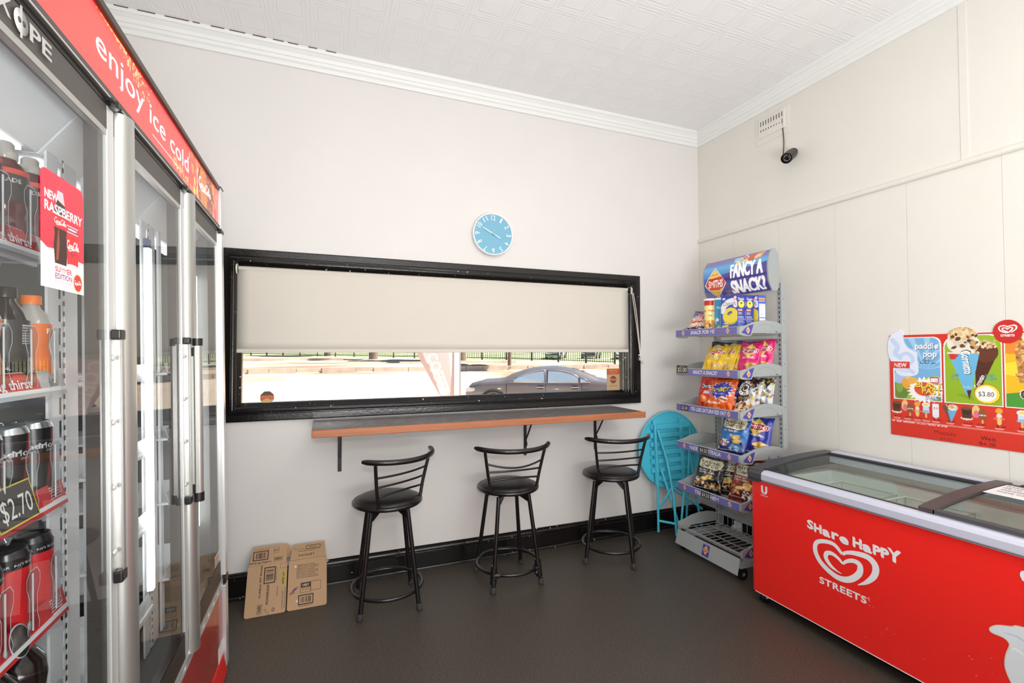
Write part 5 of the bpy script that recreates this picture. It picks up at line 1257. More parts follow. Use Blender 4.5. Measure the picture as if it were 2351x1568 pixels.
# graphics on the front
FZ = lambda y, z: FR((GX-.0004+.36, y+2.0, z), (0, -1, 0), (0, 0, 1))
b = MB()
for s_, y, z, h, w in (('S', -1.447, .523, .034, .03), ('H', -1.483, .517, .034, .036), ('a', -1.525, .514, .036, .036), ('r', -1.57, .514, .038, .032), ('e', -1.607, .51, .036, .04), ('H', -1.668, .513, .036, .037), ('a', -1.71, .51, .037, .037), ('P', -1.754, .512, .034, .03), ('P', -1.786, .512, .034, .03), ('Y', -1.812, .51, .044, .05)):
    for q_, dz in enumerate((0, .002, -.002)): b.text(s_, FZ(y+dz, z+dz), h*1.1, m_prn, w=w, align='l', off=.022, z=.0006+.0002*q_)
b.build('slogan_lettering', fz); b = MB()
for q_, dz in enumerate((0, .0012)): b.text('STREETS', FZ(-1.505-dz, .276+dz), .029, m_prn, w=.216, align='l', off=.022, space=1.08, z=.0006+.0002*q_)
b.ribbon([(.0045*math.cos(t), .0045*math.sin(t)) for t in np.linspace(0, 2*PI, 16)], .0008, m_prn, FZ(-1.731, .305)); b.text('R', FZ(-1.731, .303), .004, m_prn)
b.build('lettering', fz); b = MB()
ux = [(-.017, .048), (-.017, .022), (-.013, .01), (0, .005), (.013, .01), (.017, .022), (.017, .048)]
for k, o_ in enumerate((0, .005, .01)):
    f = 1-o_/.022; b.ribbon([(x*f, z if z > .03 else z+o_*.5) for x, z in ux], .0042, m_prn, FZ(-1.197, .616))
b.text('Unilever', FZ(-1.197, .607), .009, m_prn, w=.046, shear=.2)
b.build('maker_logo', fz)
HP = [(-1.685, .344, .002), (-1.725, .375, .02), (-1.757, .419, .03), (-1.761, .461, .034), (-1.733, .486, .03), (-1.681, .484, .025), (-1.64, .472, .018), (-1.618, .457, .017)]
HQ = [(-1.618, .457, .017), (-1.581, .487, .021), (-1.533, .485, .022), (-1.494, .465, .023), (-1.486, .425, .027), (-1.508, .382, .028), (-1.553, .352, .029), (-1.603, .339, .03), (-1.652, .355, .031), (-1.692, .398, .031), (-1.696, .437, .029), (-1.671, .446, .023), (-1.64, .433, .018), (-1.62, .413, .012)]
HRR = [(-1.62, .413, .012), (-1.598, .431, .017), (-1.569, .441, .021), (-1.544, .432, .024), (-1.54, .408, .024), (-1.561, .382, .019), (-1.589, .369, .01), (-1.614, .364, .002)]
def heart(b, M, s=1., dark=m_prn, z=.0006):
    for q_, P in enumerate((HP, HQ, HRR)): b.ribbon([(-(y+1.62)*s, (zz-.41)*s, w*.84*s+.0005*s) for y, zz, w in P], 0, dark, M, z+.0003*q_, 8)
b = MB(); heart(b, FZ(-1.62, .41)); b.build('heart_logo', fz)
sp = [(-2.9, .45), (-2.6, .47), (-2.4, .46), (-2.237, .446), (-2.206, .433), (-2.171, .419), (-2.153, .405), (-2.146, .392), (-2.153, .383), (-2.182, .383), (-2.196, .375), (-2.199, .362), (-2.19, .329), (-2.186, .299), (-2.188, .272), (-2.202, .235), (-2.23, .19), (-2.3, .15), (-2.5, .12), (-2.9, .1)]
b = MB(FZ(0, 0)); q = [(-p[0], p[1]) for p in catmull(sp, 5)]; b.flat(q, mat('cream_print', (226, 232, 238), .3), z=.0008); b.ribbon([(x, z, .0035) for x, z in q[10:-10]], .0035, mat('cream_edge', (222, 214, 190), .3), None, .001, 1, False)
b.ribbon([(2.18, .4, .001), (2.22, .405, .006), (2.26, .39, .003), (2.3, .37, .001)], 0, mat('cream_fold', (200, 212, 226), .3), None, .0011); b.ribbon([(2.205, .35, .001), (2.215, .36, .008), (2.25, .345, .004), (2.3, .33, .001)], 0, mat('cream_light', (240, 246, 250), .3), None, .0011)
q = [(-p[0], p[1]) for p in catmull([(-2.242, .642), (-2.233, .634), (-2.2315, .623), (-2.235, .613), (-2.243, .605), (-2.3, .6), (-2.32, .63), (-2.28, .65)], 5, True)]; b.flat(q, mat('cream_print', (226, 232, 238), .3), z=.0008); b.build('splash_print', fz)
# scuffs
b = MB(FZ(0, 0)); R = random.Random(2)
for _ in range(26): x, z = R.uniform(1.5, 2.15), R.uniform(.1, .3); l = R.uniform(.001, .007); b.flat([(x, z), (x+l, z-.0006), (x+l, z+.0004), (x, z+.0008)], m_prn, z=.0005)
b.build('scuff_marks', fz)
# wire baskets inside
def basket(y0, y1, ztop, label):
    t = thing('wire_basket', label, 'basket', (-.37, (y0+y1)/2, .21), group='white wire baskets in the freezer')
    m = mat('white_wire', (232, 236, 232), .4); X0_, X1_ = -.215, .2; h = (y1-y0)/2; zt = ztop-.21; b = MB()
    for z, r in ((zt, .004), (zt-.09, .0025), (.004, .003)): b.tube([(X0_, -h, z), (X1_, -h, z), (X1_, h, z), (X0_, h, z)], r, m, 6, True)
    b.build('rim_wires', t); b = MB()
    for y in np.linspace(-h, h, 15):
        for x in (X0_, X1_): b.tube([(x, y, .004), (x, y, zt-(.0 if abs(y) > h*.99 else .09))], .002, m, 5)
        b.tube([(X0_, y, .004), (X1_, y, .004)], .002, m, 5)
    for x in np.linspace(X0_, X1_, 16):
        for y in (-h, h): b.tube([(x, y, .004), (x, y, zt-(.0 if x in (X0_, X1_) else .09))], .002, m, 5)
    b.build('wire_mesh', t)
basket(-1.56, -1.28, .66, 'empty white wire basket nearest the freezer corner by the snack stand'); basket(-1.88, -1.6, .66, 'middle white wire basket inside the chest freezer'); basket(-2.24, -1.94, .62, 'white wire basket under the framed freezer lid')
m_ice = [mat('ice_packet_%s' % n, c, .4) for n, c in (('green', (176, 200, 160)), ('yellow', (226, 214, 150)), ('blue', (150, 190, 206)), ('pink', (216, 150, 150)))]
R = random.Random(11)
for k in range(14):
    b = MB(); b.box(-.06, .06, -.028, .028, -.012, .012, m_ice[k % 4], b=.01); o = b.build('ice_cream_packet')
    o.location = (-.55+.1*(k % 4)+R.uniform(-.01, .01), -1.985-.062*(k//4), .235+.028*(k % 3)); o.rotation_euler = (R.uniform(-.1, .1), R.uniform(-.1, .1), R.uniform(-.1, .1))
    tag(o, 'wrapped ice cream in the wire basket under the framed lid', 'ice cream', 'wrapped ice creams in the freezer basket')
# paper note on the framed lid
b = MB(); V = []; n = 8
for k in range(n+1):
    x = -.32+.19*k/n; z = lidz(x, .0205)
    V += [(x, -1.975-.0*k, z), (x, -2.12, z)]
b.add(V, [(2*k, 2*k+1, 2*k+3, 2*k+2) for k in range(n)], m_wplas)
o = b.build('paper_note'); o.modifiers.new('t', 'SOLIDIFY').thickness = .0006
for k, s_ in enumerate(('PLEASE CLOSE', 'THE LID AFTER', 'CHOOSING', 'THANK YOU')):
    x = -.17-.036*k; b = MB(FR((x, -2.048, lidz(x, .0218)), (0, -1, 0), (1, 0, .11))); b.text(s_, Matrix(), .014, m_ink, w=.115-.02*(k > 1)); b.build('handwriting', o)
tag(o, 'white paper note with handwriting lying on the framed freezer lid', 'note')

# ================================================================== ice cream price board on the wall
PW, PH = .8, .605
cv = Canvas(400, 302, PW/PH, (214, 52, 42)); A = cv.asp
cv.vgrad(0, .32, (214, 56, 40), (222, 62, 44))
WB = (248, 246, 244)
def pane(x0, y0, x1, y1, c, rl=.0, rr=.06):
    for e, cc in ((.008, WB), (0, c)):
        P = [(x0-e, y0-e), (x1+e, y0-e)]+[(x1+e-rr+rr*math.cos(t), y1+e-rr+rr*math.sin(t)) for t in np.linspace(0, PI/2, 8)]+([(x0-e+rl-rl*math.sin(t), y1+e-rl+rl*math.cos(t)) for t in np.linspace(0, PI/2, 8)] if rl else [(x0-e, y1+e)])
        m = cv.inside(P); cv.put(m, cc)
    return m
m = pane(.05, .335, .4, .875, (120, 180, 226))
keep = cv.a.copy()
for k in range(7): cv.poly([(.3, .6), (.3+math.cos(.2+k*.42)*.6, .6+math.sin(.2+k*.42)*.6), (.3+math.cos(.36+k*.42)*.6, .6+math.sin(.36+k*.42)*.6)], (160, 206, 238))
cv.poly([(0, .3), (.5, .3), (.5, .52), (.36, .55), (.2, .5), (0, .5)], (170, 190, 70)); cv.ell(.1, .42, .07, .09, (110, 140, 60)); cv.ell(.09, .45, .03, .06, (140, 170, 80)); cv.ell(.1, .52, .08, .05, (170, 200, 236)); cv.ell(.33, .36, .1, .03, (140, 170, 60)); cv.ell(.37, .5, .05, .04, (170, 206, 240))
cv.a[~m] = keep[~m]
cv.text('paddle', .307, .775, .05, (70, 100, 140), w=.17, off=.022); cv.text('paddle', .303, .78, .05, WB, w=.17, off=.022); cv.text('pop', .33, .705, .05, (70, 100, 140), w=.1, off=.022); cv.text('pop', .326, .71, .05, WB, w=.1, off=.022); cv.text('Rainbow', .31, .67, .016, (60, 80, 120), w=.08, off=.022); cv.text('Bubble Cream', .31, .65, .014, (60, 80, 120), w=.12, off=.022)
cv.star(.28, .42, .14, .12, 22, .74, WB); cv.ell(.28, .43, .075, .06, (226, 90, 50)); cv.text('BLAST', .315, .435, .05, (40, 40, 120), w=.19, off=.022, rot=-.05); cv.text('BLAST', .312, .44, .05, (246, 220, 60), w=.19, off=.022, rot=-.05); cv.text('PAST', .335, .385, .045, (40, 40, 120), w=.14, off=.022, rot=-.03); cv.text('PAST', .332, .39, .045, (246, 220, 60), w=.14, off=.022, rot=-.03); cv.text('STICK FOR A', .345, .355, .018, (40, 100, 150), w=.11, off=.022); cv.text('LIMITED TIME', .35, .335, .018, (40, 100, 150), w=.12, off=.022); cv.rect(.325, .485, .385, .535, (206, 70, 70)); cv.rect(.33, .495, .38, .525, WB); cv.text('Classic', .355, .503, .012, (60, 60, 120), w=.04)
IC = [(.0, .74), (.0, .84), (.03, .91), (.08, .945), (.12, .94), (.13, .9), (.14, .84), (.17, .79), (.225, .765), (.235, .68), (.24, .58), (.21, .545), (.14, .535), (.08, .55), (.05, .6), (.02, .68)]
m_ic = cv.inside([tuple(p) for p in catmull(IC, 5, True)]); cv.put(m_ic, (226, 234, 250)); kp = cv.a.copy(); cv.line([(.04, .86), (.08, .8), (.06, .74), (.1, .7)], .04, (196, 214, 246), True); cv.line([(.1, .72), (.16, .74), (.2, .68), (.15, .62), (.2, .57)], .03, (196, 214, 246), True); cv.line([(.13, .9), (.14, .84), (.17, .79), (.22, .76)], .012, (176, 200, 240), True); cv.line([(.03, .66), (.08, .6), (.16, .58)], .03, (206, 222, 248), True); cv.a[~m_ic] = kp[~m_ic]
cv.rect(.15, .46, .18, .54, (236, 200, 140)); cv.ell(.14, .47, .03, .05, (236, 170, 70), .3); cv.ell(.19, .5, .04, .03, (236, 180, 90), .3)
cv.rect(.025, .605, .175, .665, (214, 60, 46)); cv.text('NEW', .1, .618, .034, WB, w=.1, off=.022)
# middle panel
pane(.432, .335, .79, .885, (150, 186, 44), .1, .08)
cv.poly([(.5, .4), (.62, .36), (.6, .42)], (120, 156, 40), .6)
cv.poly([(.635, .72), (.76, .71), (.66, .45), (.63, .45)], (86, 44, 30)); cv.ell(.7, .75, .075, .08, (104, 58, 38)); cv.blobs(26, .64, .78, .76, .84, .012, [(236, 214, 170), (210, 180, 130)], 5); cv.text('Cornetto', .668, .51, .03, WB, w=.11, off=.022, rot=1.15)
cv.poly([(.455, .74), (.66, .745), (.598, .4), (.572, .4)], (110, 186, 226)); cv.poly([(.457, .74), (.53, .73), (.5, .69), (.47, .69)], (206, 56, 60)); cv.poly([(.573, .44), (.605, .445), (.59, .365)], (96, 40, 40)); cv.poly([(.45, .735), (.66, .74), (.655, .755), (.45, .75)], (236, 226, 210))
cv.ell(.556, .82, .108, .085, (236, 230, 216)); cv.ell(.55, .88, .095, .07, (228, 220, 204)); cv.ell(.54, .83, .05, .04, (222, 210, 186)); cv.blobs(64, .47, .86, .64, .945, .017, [(226, 196, 140), (206, 166, 110), (240, 222, 180)], 7); cv.blobs(18, .47, .78, .65, .9, .016, [(96, 60, 44), (120, 74, 50)], 8); cv.blobs(12, .61, .74, .65, .84, .014, [(206, 166, 110), (90, 56, 40)], 9)
cv.text('Cornetto', .552, .665, .062, (40, 36, 50), w=.2, off=.022, rot=-1.45); cv.text('Cornetto', .552, .664, .056, WB, w=.19, off=.022, rot=-1.45); cv.text('CLASSIC', .585, .46, .018, (210, 230, 240), w=.06); cv.text('CLASSIC', .5, .55, .018, (60, 130, 170), w=.05, off=.022); cv.text('VANILLA', .5, .525, .018, (60, 130, 170), w=.05, off=.022); cv.text('CLASSIC', .72, .555, .018, (60, 150, 170), w=.06, off=.022); cv.text('CHOCOLATE', .72, .53, .018, (60, 150, 170), w=.08, off=.022)
cv.ell(.7, .42, .08, .078, (190, 60, 40)); cv.ell(.7, .42, .076, .074, (246, 226, 70)); cv.ell(.695, .42, .063, .06, WB); cv.text('$3.80', .695, .4, .036, (40, 36, 46), w=.096)
# third panel
m = pane(.815, .335, 1.3, .885, (240, 190, 40), .08, .08); keep = cv.a.copy()
cv.poly([(.8, .88), (1.3, .9), (1.3, .7), (.8, .74)], (236, 140, 50)); cv.poly([(.8, .66), (.95, .7), (1.3, .6), (1.3, .5), (.8, .58)], (250, 220, 60)); cv.poly([(.8, .3), (1.3, .3), (1.3, .5), (.95, .46), (.8, .43)], (80, 156, 60))
cv.poly([(.89, .52), (.87, .75), (.9, .86), (1., .88), (1.05, .8), (1.05, .52)], (190, 130, 70)); cv.blobs(160, .88, .53, 1.05, .86, .012, [(214, 160, 96), (150, 96, 50), (230, 190, 130)], 10); cv.ell(.98, .86, .07, .05, (246, 226, 190)); cv.text('Gaytime', 1.02, .4, .07, WB, w=.26, off=.022); cv.text('Gaytime', 1.02, .402, .064, (90, 50, 60), w=.25, off=.022)
cv.a[~m] = keep[~m]
# logo bump
cv.ell(.83, .905, .085, .09, (200, 44, 40)); 
for P in (HP, HQ, HRR):
    pp = catmull(P, 5)
    for a_, c_ in zip(pp[:-1], pp[1:]): cv.line([(.83-(a_[0]+1.62)*.36, .925+(a_[1]-.41)*.36), (.83-(c_[0]+1.62)*.36, .925+(c_[1]-.41)*.36)], max(.007, a_[2]*.3), WB)
cv.text('STREETS', .83, .868, .018, WB, w=.08, off=.022)
# the small row
R = random.Random(4); xs = [.065, .15, .225, .29, .36, .46, .57, .65, .77, .9, 1.02, 1.14, 1.26]
for k, x in enumerate(xs):
    y = .235; t_ = k % 6
    if t_ == 0: cv.poly([(x-.035, y+.06), (x+.035, y+.06), (x+.026, y-.015), (x-.026, y-.015)], (80, 50, 40)); cv.ell(x, y+.06, .036, .014, (120, 84, 60)); cv.ell(x, y-.02, .04, .016, (240, 220, 200)); cv.rect(x-.03, y-.02, x+.03, y+.01, (96, 60, 50))
    elif t_ == 1: cv.ell(x-.02, y+.04, .026, .05, (240, 200, 120)); cv.ell(x-.02, y+.02, .016, .03, (226, 120, 150)); cv.ell(x+.02, y+.02, .026, .05, (150, 90, 56)); cv.text('paddle pop', x+.02, y+.01, .012, WB, w=.045, off=.022); cv.rect(x+.014, y-.05, x+.024, y-.02, (236, 190, 110))
    elif t_ == 2: cv.ell(x, y+.06, .022, .022, (240, 170, 70)); cv.ell(x, y+.02, .016, .02, (236, 226, 210)); cv.ell(x, y, .035, .01, (226, 120, 110)); cv.ell(x, y-.02, .014, .03, (236, 200, 120))
    elif t_ == 3: cv.rect(x-.024, y-.01, x+.024, y+.06, (206, 224, 240)); cv.ell(x, y+.06, .03, .02, (240, 240, 236)); cv.ell(x, y+.06, .016, .01, (246, 220, 90)); cv.rect(x-.006, y-.05, x+.006, y-.01, (236, 190, 110)); cv.ell(x, y, .03, .012, (150, 190, 226))
    elif t_ == 4: cv.rect(x-.022, y-.03, x+.022, y+.075, (236, 240, 246)); cv.ell(x, y-.03, .022, .014, (226, 234, 244)); cv.text('ICE', x, y+.03, .014, (206, 90, 90), w=.03, off=.022); cv.rect(x-.005, y-.055, x+.005, y-.04, (236, 190, 110))
    else: cv.poly([(x-.05, y+.05), (x+.02, y+.05), (x-.002, y-.06)], (120, 80, 60)); cv.poly([(x-.02, y+.04), (x+.05, y+.045), (x+.006, y-.07)], (110, 180, 220)); cv.ell(x-.02, y+.055, .032, .025, (120, 84, 60)); cv.ell(x+.018, y+.055, .034, .026, (236, 226, 206)); cv.blobs(10, x-.04, y+.05, x+.045, y+.08, .008, [(206, 170, 110)], k)
    cv.rect(x-.03, .158, x+.03, .162, (246, 200, 190)); cv.rect(x-.022, .15, x+.022, .153, (246, 200, 190))
    if k not in (3,): cv.text(('$3.50', '$1.60', '$2.60', '', '$1.20', '$3.80', '$3.80', '$3.80', '$3.80', '$2.80', '$3.20', '$3.20', '$2.20')[k], x+.01, .166, .017, (60, 26, 30), w=.055)
cv.rect(.02, .139, A, .1415, (240, 190, 180)); cv.rect(.25, .131, A, .1335, (240, 190, 180), .7); cv.text('FOR FREEZER MAINTENANCE PLEASE CALL TOLL FREE 1800 653 986', .02, .122, .011, (250, 226, 220), w=.42, align='l', off=.022)
cv.text('Moosies', .42, .055, .034, (120, 30, 30), w=.15); cv.text('$4.50', .43, .012, .022, (150, 36, 34), w=.09); cv.text('Weis', .7, .055, .034, (50, 24, 30), w=.09); cv.text('$4.20', .695, .015, .024, (50, 24, 30), w=.1)
ok = (cv.Y < .905) & (cv.X > .012) | m_ic | (((cv.X-.83)/.088)**2+((cv.Y-.905)/.094)**2 < 1) | (((cv.X-.55)/.1)**2+((cv.Y-.878)/.078)**2 < 1)
cv.alpha[~ok] = False
o = sheet('price_board', cv, plane_fn((-.0052, -1.437, .945), (0, -1, 0), (0, 0, 1), PW, PH), vcmat('board_print', .4, coat=.1), thick=.0045, smooth=False)
tag(o, 'red ice cream price board with cut out cones mounted above the freezer', 'price board')

# ================================================================== vent and security camera
t = thing('wall_vent', 'painted wall vent with two rows of slots under the cornice', 'vent', (0, -.72, 3.))
FRW = lambda y, z: FR((0, y+.72, z-3.), (0, -1, 0), (0, 0, 1))
b = MB(FRW(-.72, 3.)); b.box(-.134, .134, -.098, .092, .0, .004, m_wallr, b=.001); b.box(-.106, .106, -.054, .078, .004, .011, m_wallr, b=.002)
for k in range(9):
    x = -.085+.0214*k; b.box(x-.0028, x+.0028, .028, .062, .0108, .0115, m_blkp); b.box(x-.0028, x+.0028, -.012, .004-.0012*k, .0108, .0115, m_blkp)
b.build('vent_plate', t)
t = thing('security_camera', 'small black bullet security camera hanging below the wall vent', 'camera', (-.002, -.881, 2.742))
d = Vector((-.118, -.042, -.076)).normalized(); s_ = d.orthogonal().normalized(); rt_ = Vector((0, -1, 0)); rt_ = (rt_-d*rt_.dot(d)).normalized(); up_ = d.cross(rt_)
b = MB(); b.cyl((0, 0, 0), (-.012, 0, 0), .032, m_blkp, n=24); b.cyl((-.012, 0, 0), (-.014, 0, 0), .026, m_blkp, n=24); b.build('mount_base', t)
MB().tube([(-.01, 0, 0), (-.035, -.004, -.004), (-.05, -.016, -.022)], .009, m_blkp, 10).build('arm', t)
c0, c1 = Vector((-.035, -.016, -.012)), Vector((-.035, -.016, -.012))+d*.105
b = MB(); b.cyl(c0, c1, .031, m_blkp, n=28); b.cyl(c0-d*.006, c0, .024, m_blkp, r1=.031, n=28); b.cyl(c1-d*.08, c1+d*.014, .034, m_blkp, n=28, caps=False); b.build('body', t)
Ml = Matrix(((rt_.x, up_.x, d.x, c1.x), (rt_.y, up_.y, d.y, c1.y), (rt_.z, up_.z, d.z, c1.z), (0, 0, 0, 1)))
b = MB(Ml); b.lathe([(0, .002), (.012, .003), (.013, .001)], mat('lens_glass', (14, 14, 18), .08), 20); b.build('lens', t)
b = MB(Ml)
for k in range(22):
    a = k*2*PI/22
    if k % 7 != 3: b.lathe([(0, .002), (.0018, .001), (.0018, 0)], m_wplas, 8, M=Matrix.Translation((.019*math.cos(a), .019*math.sin(a), .001)))
b.build('led_ring', t)
MB().tube(catmull([(-.008, .075, .27), (-.006, .072, .2), (-.005, .066, .1), (-.007, .07, .0), (-.02, .03, -.03), (-.05, -.015, -.02)], 8), .0028, m_blkp, 8).build('cable', t)
# ================================================================== the street outside
m_road = mat('sunlit_road', (206, 184, 158), .9, noise=.04, nscale=.6); m_conc = mat('old_kerb', (214, 198, 184), .9, noise=.14, nscale=1.5); m_dirt = mat('dry_dirt', (206, 182, 156), .95, noise=.16, nscale=.9)
b = MB().box(-70, 70, .15, 31.2, -.6, -.45, m_road); struct('street', b)
struct('wall_outside', MB().box(-8, X0-.1, .0, .15, -.45, 3.6, m_wall).box(.1, 6, .0, .15, -.45, 3.6, m_wall).box(-8, 6, .02, .15, -.6, -.12, m_conc).box(-8, 6, 0.0, .15, ZC+.1, 3.6, m_wall))
def hgt(x, y):
    """ground beyond the road: rough kerb, a terrace step, then a slope"""
    if y < 31.2: return -.45
    if y < 31.5: return -.45+.26*(y-31.2)/.3
    if y < 34: return -.19+.14*(y-31.5)/2.5
    base = -.05+.34
    if y < 34.15: return -.05+.34*(y-34)/.15
    return base+.05*(y-34.15) if y < 41 else base+.342+.021*(y-41)
def ground_mat():
    m = mat('park_ground', (206, 182, 156), .95); nt = m.node_tree; bs = nt.nodes['Principled BSDF']
    tc = nt.nodes.new('ShaderNodeTexCoord'); mp = nt.nodes.new('ShaderNodeMapping'); mp.inputs['Scale'].default_value = (.25, .9, 1)
    nt.links.new(tc.outputs['Object'], mp.inputs['Vector']); n = nt.nodes.new('ShaderNodeTexNoise'); n.inputs['Scale'].default_value = .55; n.inputs['Detail'].default_value = 7
    nt.links.new(mp.outputs[0], n.inputs['Vector']); sp = nt.nodes.new('ShaderNodeSeparateXYZ'); nt.links.new(tc.outputs['Object'], sp.inputs[0])
    # fence runs on a slant: grass only behind it
    ma = nt.nodes.new('ShaderNodeMath'); ma.operation = 'MULTIPLY_ADD'; ma.inputs[1].default_value = .75; nt.links.new(sp.outputs[0], ma.inputs[0]); nt.links.new(sp.outputs[1], ma.inputs[2])
    mb_ = nt.nodes.new('ShaderNodeMapRange'); mb_.inputs[1].default_value = 51.; mb_.inputs[2].default_value = 56.; nt.links.new(ma.outputs[0], mb_.inputs[0])
    r1 = nt.nodes.new('ShaderNodeValToRGB'); r1.color_ramp.elements[0].position = .35; r1.color_ramp.elements[0].color = (*lin((150, 116, 92)), 1); r1.color_ramp.elements[1].position = .55; r1.color_ramp.elements[1].color = (*lin((212, 190, 166)), 1)
    r2 = nt.nodes.new('ShaderNodeValToRGB'); r2.color_ramp.elements[0].position = .42; r2.color_ramp.elements[0].color = (*lin((104, 136, 84)), 1); r2.color_ramp.elements[1].position = .6; r2.color_ramp.elements[1].color = (*lin((206, 202, 160)), 1)
    nt.links.new(n.outputs['Fac'], r1.inputs[0]); nt.links.new(n.outputs['Fac'], r2.inputs[0])
    mx = nt.nodes.new('ShaderNodeMix'); mx.data_type = 'RGBA'; nt.links.new(mb_.outputs[0], mx.inputs[0]); nt.links.new(r1.outputs[0], mx.inputs[6]); nt.links.new(r2.outputs[0], mx.inputs[7]); nt.links.new(mx.outputs[2], bs.inputs['Base Color'])
    return m
m_park = ground_mat()
ysn = [31.2, 31.35, 31.5, 32.2, 33, 34, 34.15]+list(np.arange(35, 130, 2.5)); xsn = np.linspace(-90, 110, 110)
V, F = [], []
R = random.Random(1)
for y in ysn:
    for x in xsn: V.append((x, y, hgt(x, y)+(R.uniform(-.05, .05) if y > 31.4 and y not in (34, 34.15) else 0)))
n = len(xsn)
for j in range(len(ysn)-1):
    for i in range(n-1): F.append((j*n+i, j*n+i+1, (j+1)*n+i+1, (j+1)*n+i))
struct('ground', MB().add(V, F, m_park, True))
b = MB(); V = []
R = random.Random(8)
x = -70.
while x < 60:                                             # stone kerb blocks, top edge of the road
    l = R.uniform(1.2, 2.6); b.box(x, x+l-.04, 34.0+R.uniform(-.04, .04), 34.3, -.12, .33+R.uniform(-.02, .02), m_conc); x += l
struct('kerb', b)
b = MB(); b.box(-45, -1.2, 44.6, 44.9, .2, .92, m_conc); b.box(3.0, 13.5, 37.4, 37.6, .1, .66, m_conc); struct('kerb_wall', b)
# park fence
m_iron = mat('fence_iron', (44, 48, 52), .5)
fA, fB = Vector((-13.6, 68.)), Vector((22.3, 34.6)); L = (fB-fA).length; dF = (fB-fA)/L
t = thing('park_fence', 'long black iron picket fence between the road and the grass', 'fence', (fA.x, fA.y, 0))
NP = 18
for k in range(NP+1):
    p = fA+dF*L*k/NP; z0 = hgt(p.x, p.y); q = p-fA
    MB().box(q.x-.07, q.x+.07, q.y-.07, q.y+.07, z0-.1, z0+1.55, m_iron).build('post', t)
for k in range(NP):
    b = MB(); p0, p1 = fA+dF*L*k/NP, fA+dF*L*(k+1)/NP; za, zb = hgt(p0.x, p0.y), hgt(p1.x, p1.y)
    for h in (.2, 1.3): b.tube([(p0.x-fA.x, p0.y-fA.y, za+h), (p1.x-fA.x, p1.y-fA.y, zb+h)], .04, m_iron, 4)
    m = int(L/NP/.2)
    for i in range(1, m):
        u = i/m; p = p0.lerp(p1, u)-fA; z0 = za+(zb-za)*u; b.tube([(p.x, p.y, z0+.1), (p.x, p.y, z0+1.48)], .028, m_iron, 4)
    b.build('fence_panel', t)
# trees
m_bark = mat('tree_bark', (122, 104, 92), .9, noise=.2, nscale=3, stretch=(4, 4, .5), bump=.5, bscale=6); m_leaf = mat('tree_leaves', (84, 112, 58), .8, noise=.25, nscale=2)
def tree(x, y, r, h, cr, label, seed, slim=False):
    z0 = hgt(x, y)-.1; t = thing('park_tree', label, 'tree', (x, y, z0), group='trees in the park'); R = random.Random(seed)
    pts = [(0, 0, 0), (.02, 0, .4), (.05, .03, h*.5), (.1, 0, h)]
    MB().tube(catmull(pts, 5), [r*1.5, r*1.25, r*1.1]+[r]*10+[r*.7]*3, m_bark, 14).build('trunk', t)
    bm = bmesh.new()
    for _ in range(14):
        a = R.uniform(0, 2*PI); d_ = cr*math.sqrt(R.random())*.8; M = Matrix.Translation((d_*math.cos(a), d_*math.sin(a), h+R.uniform(-.1, .5)*cr)) @ Matrix.Diagonal((R.uniform(.25, .5)*cr, R.uniform(.25, .5)*cr, R.uniform(.15, .3)*cr, 1))
        bmesh.ops.create_icosphere(bm, subdivisions=3, radius=1, matrix=M)
    for v in bm.verts: v.co += Vector((R.gauss(0, 1), R.gauss(0, 1), R.gauss(0, 1)))*.06*cr
    MB().bm(bm, m_leaf).build('crown', t)
tree(9.4, 41.5, .52, 6.5, 3.6, 'park tree with the thickest trunk, behind the fence past the flag', 1)
tree(1.7, 46.5, .42, 6.5, 3.4, 'park tree with trunk standing at the fence left of the flag', 2)
tree(11.6, 26.2+8, .16, 5, 2., 'slender park tree trunk behind the roof of the dark sedan', 3)
tree(-2.5, 60, .4, 6, 4, 'distant park tree deep behind the picket fence', 4)
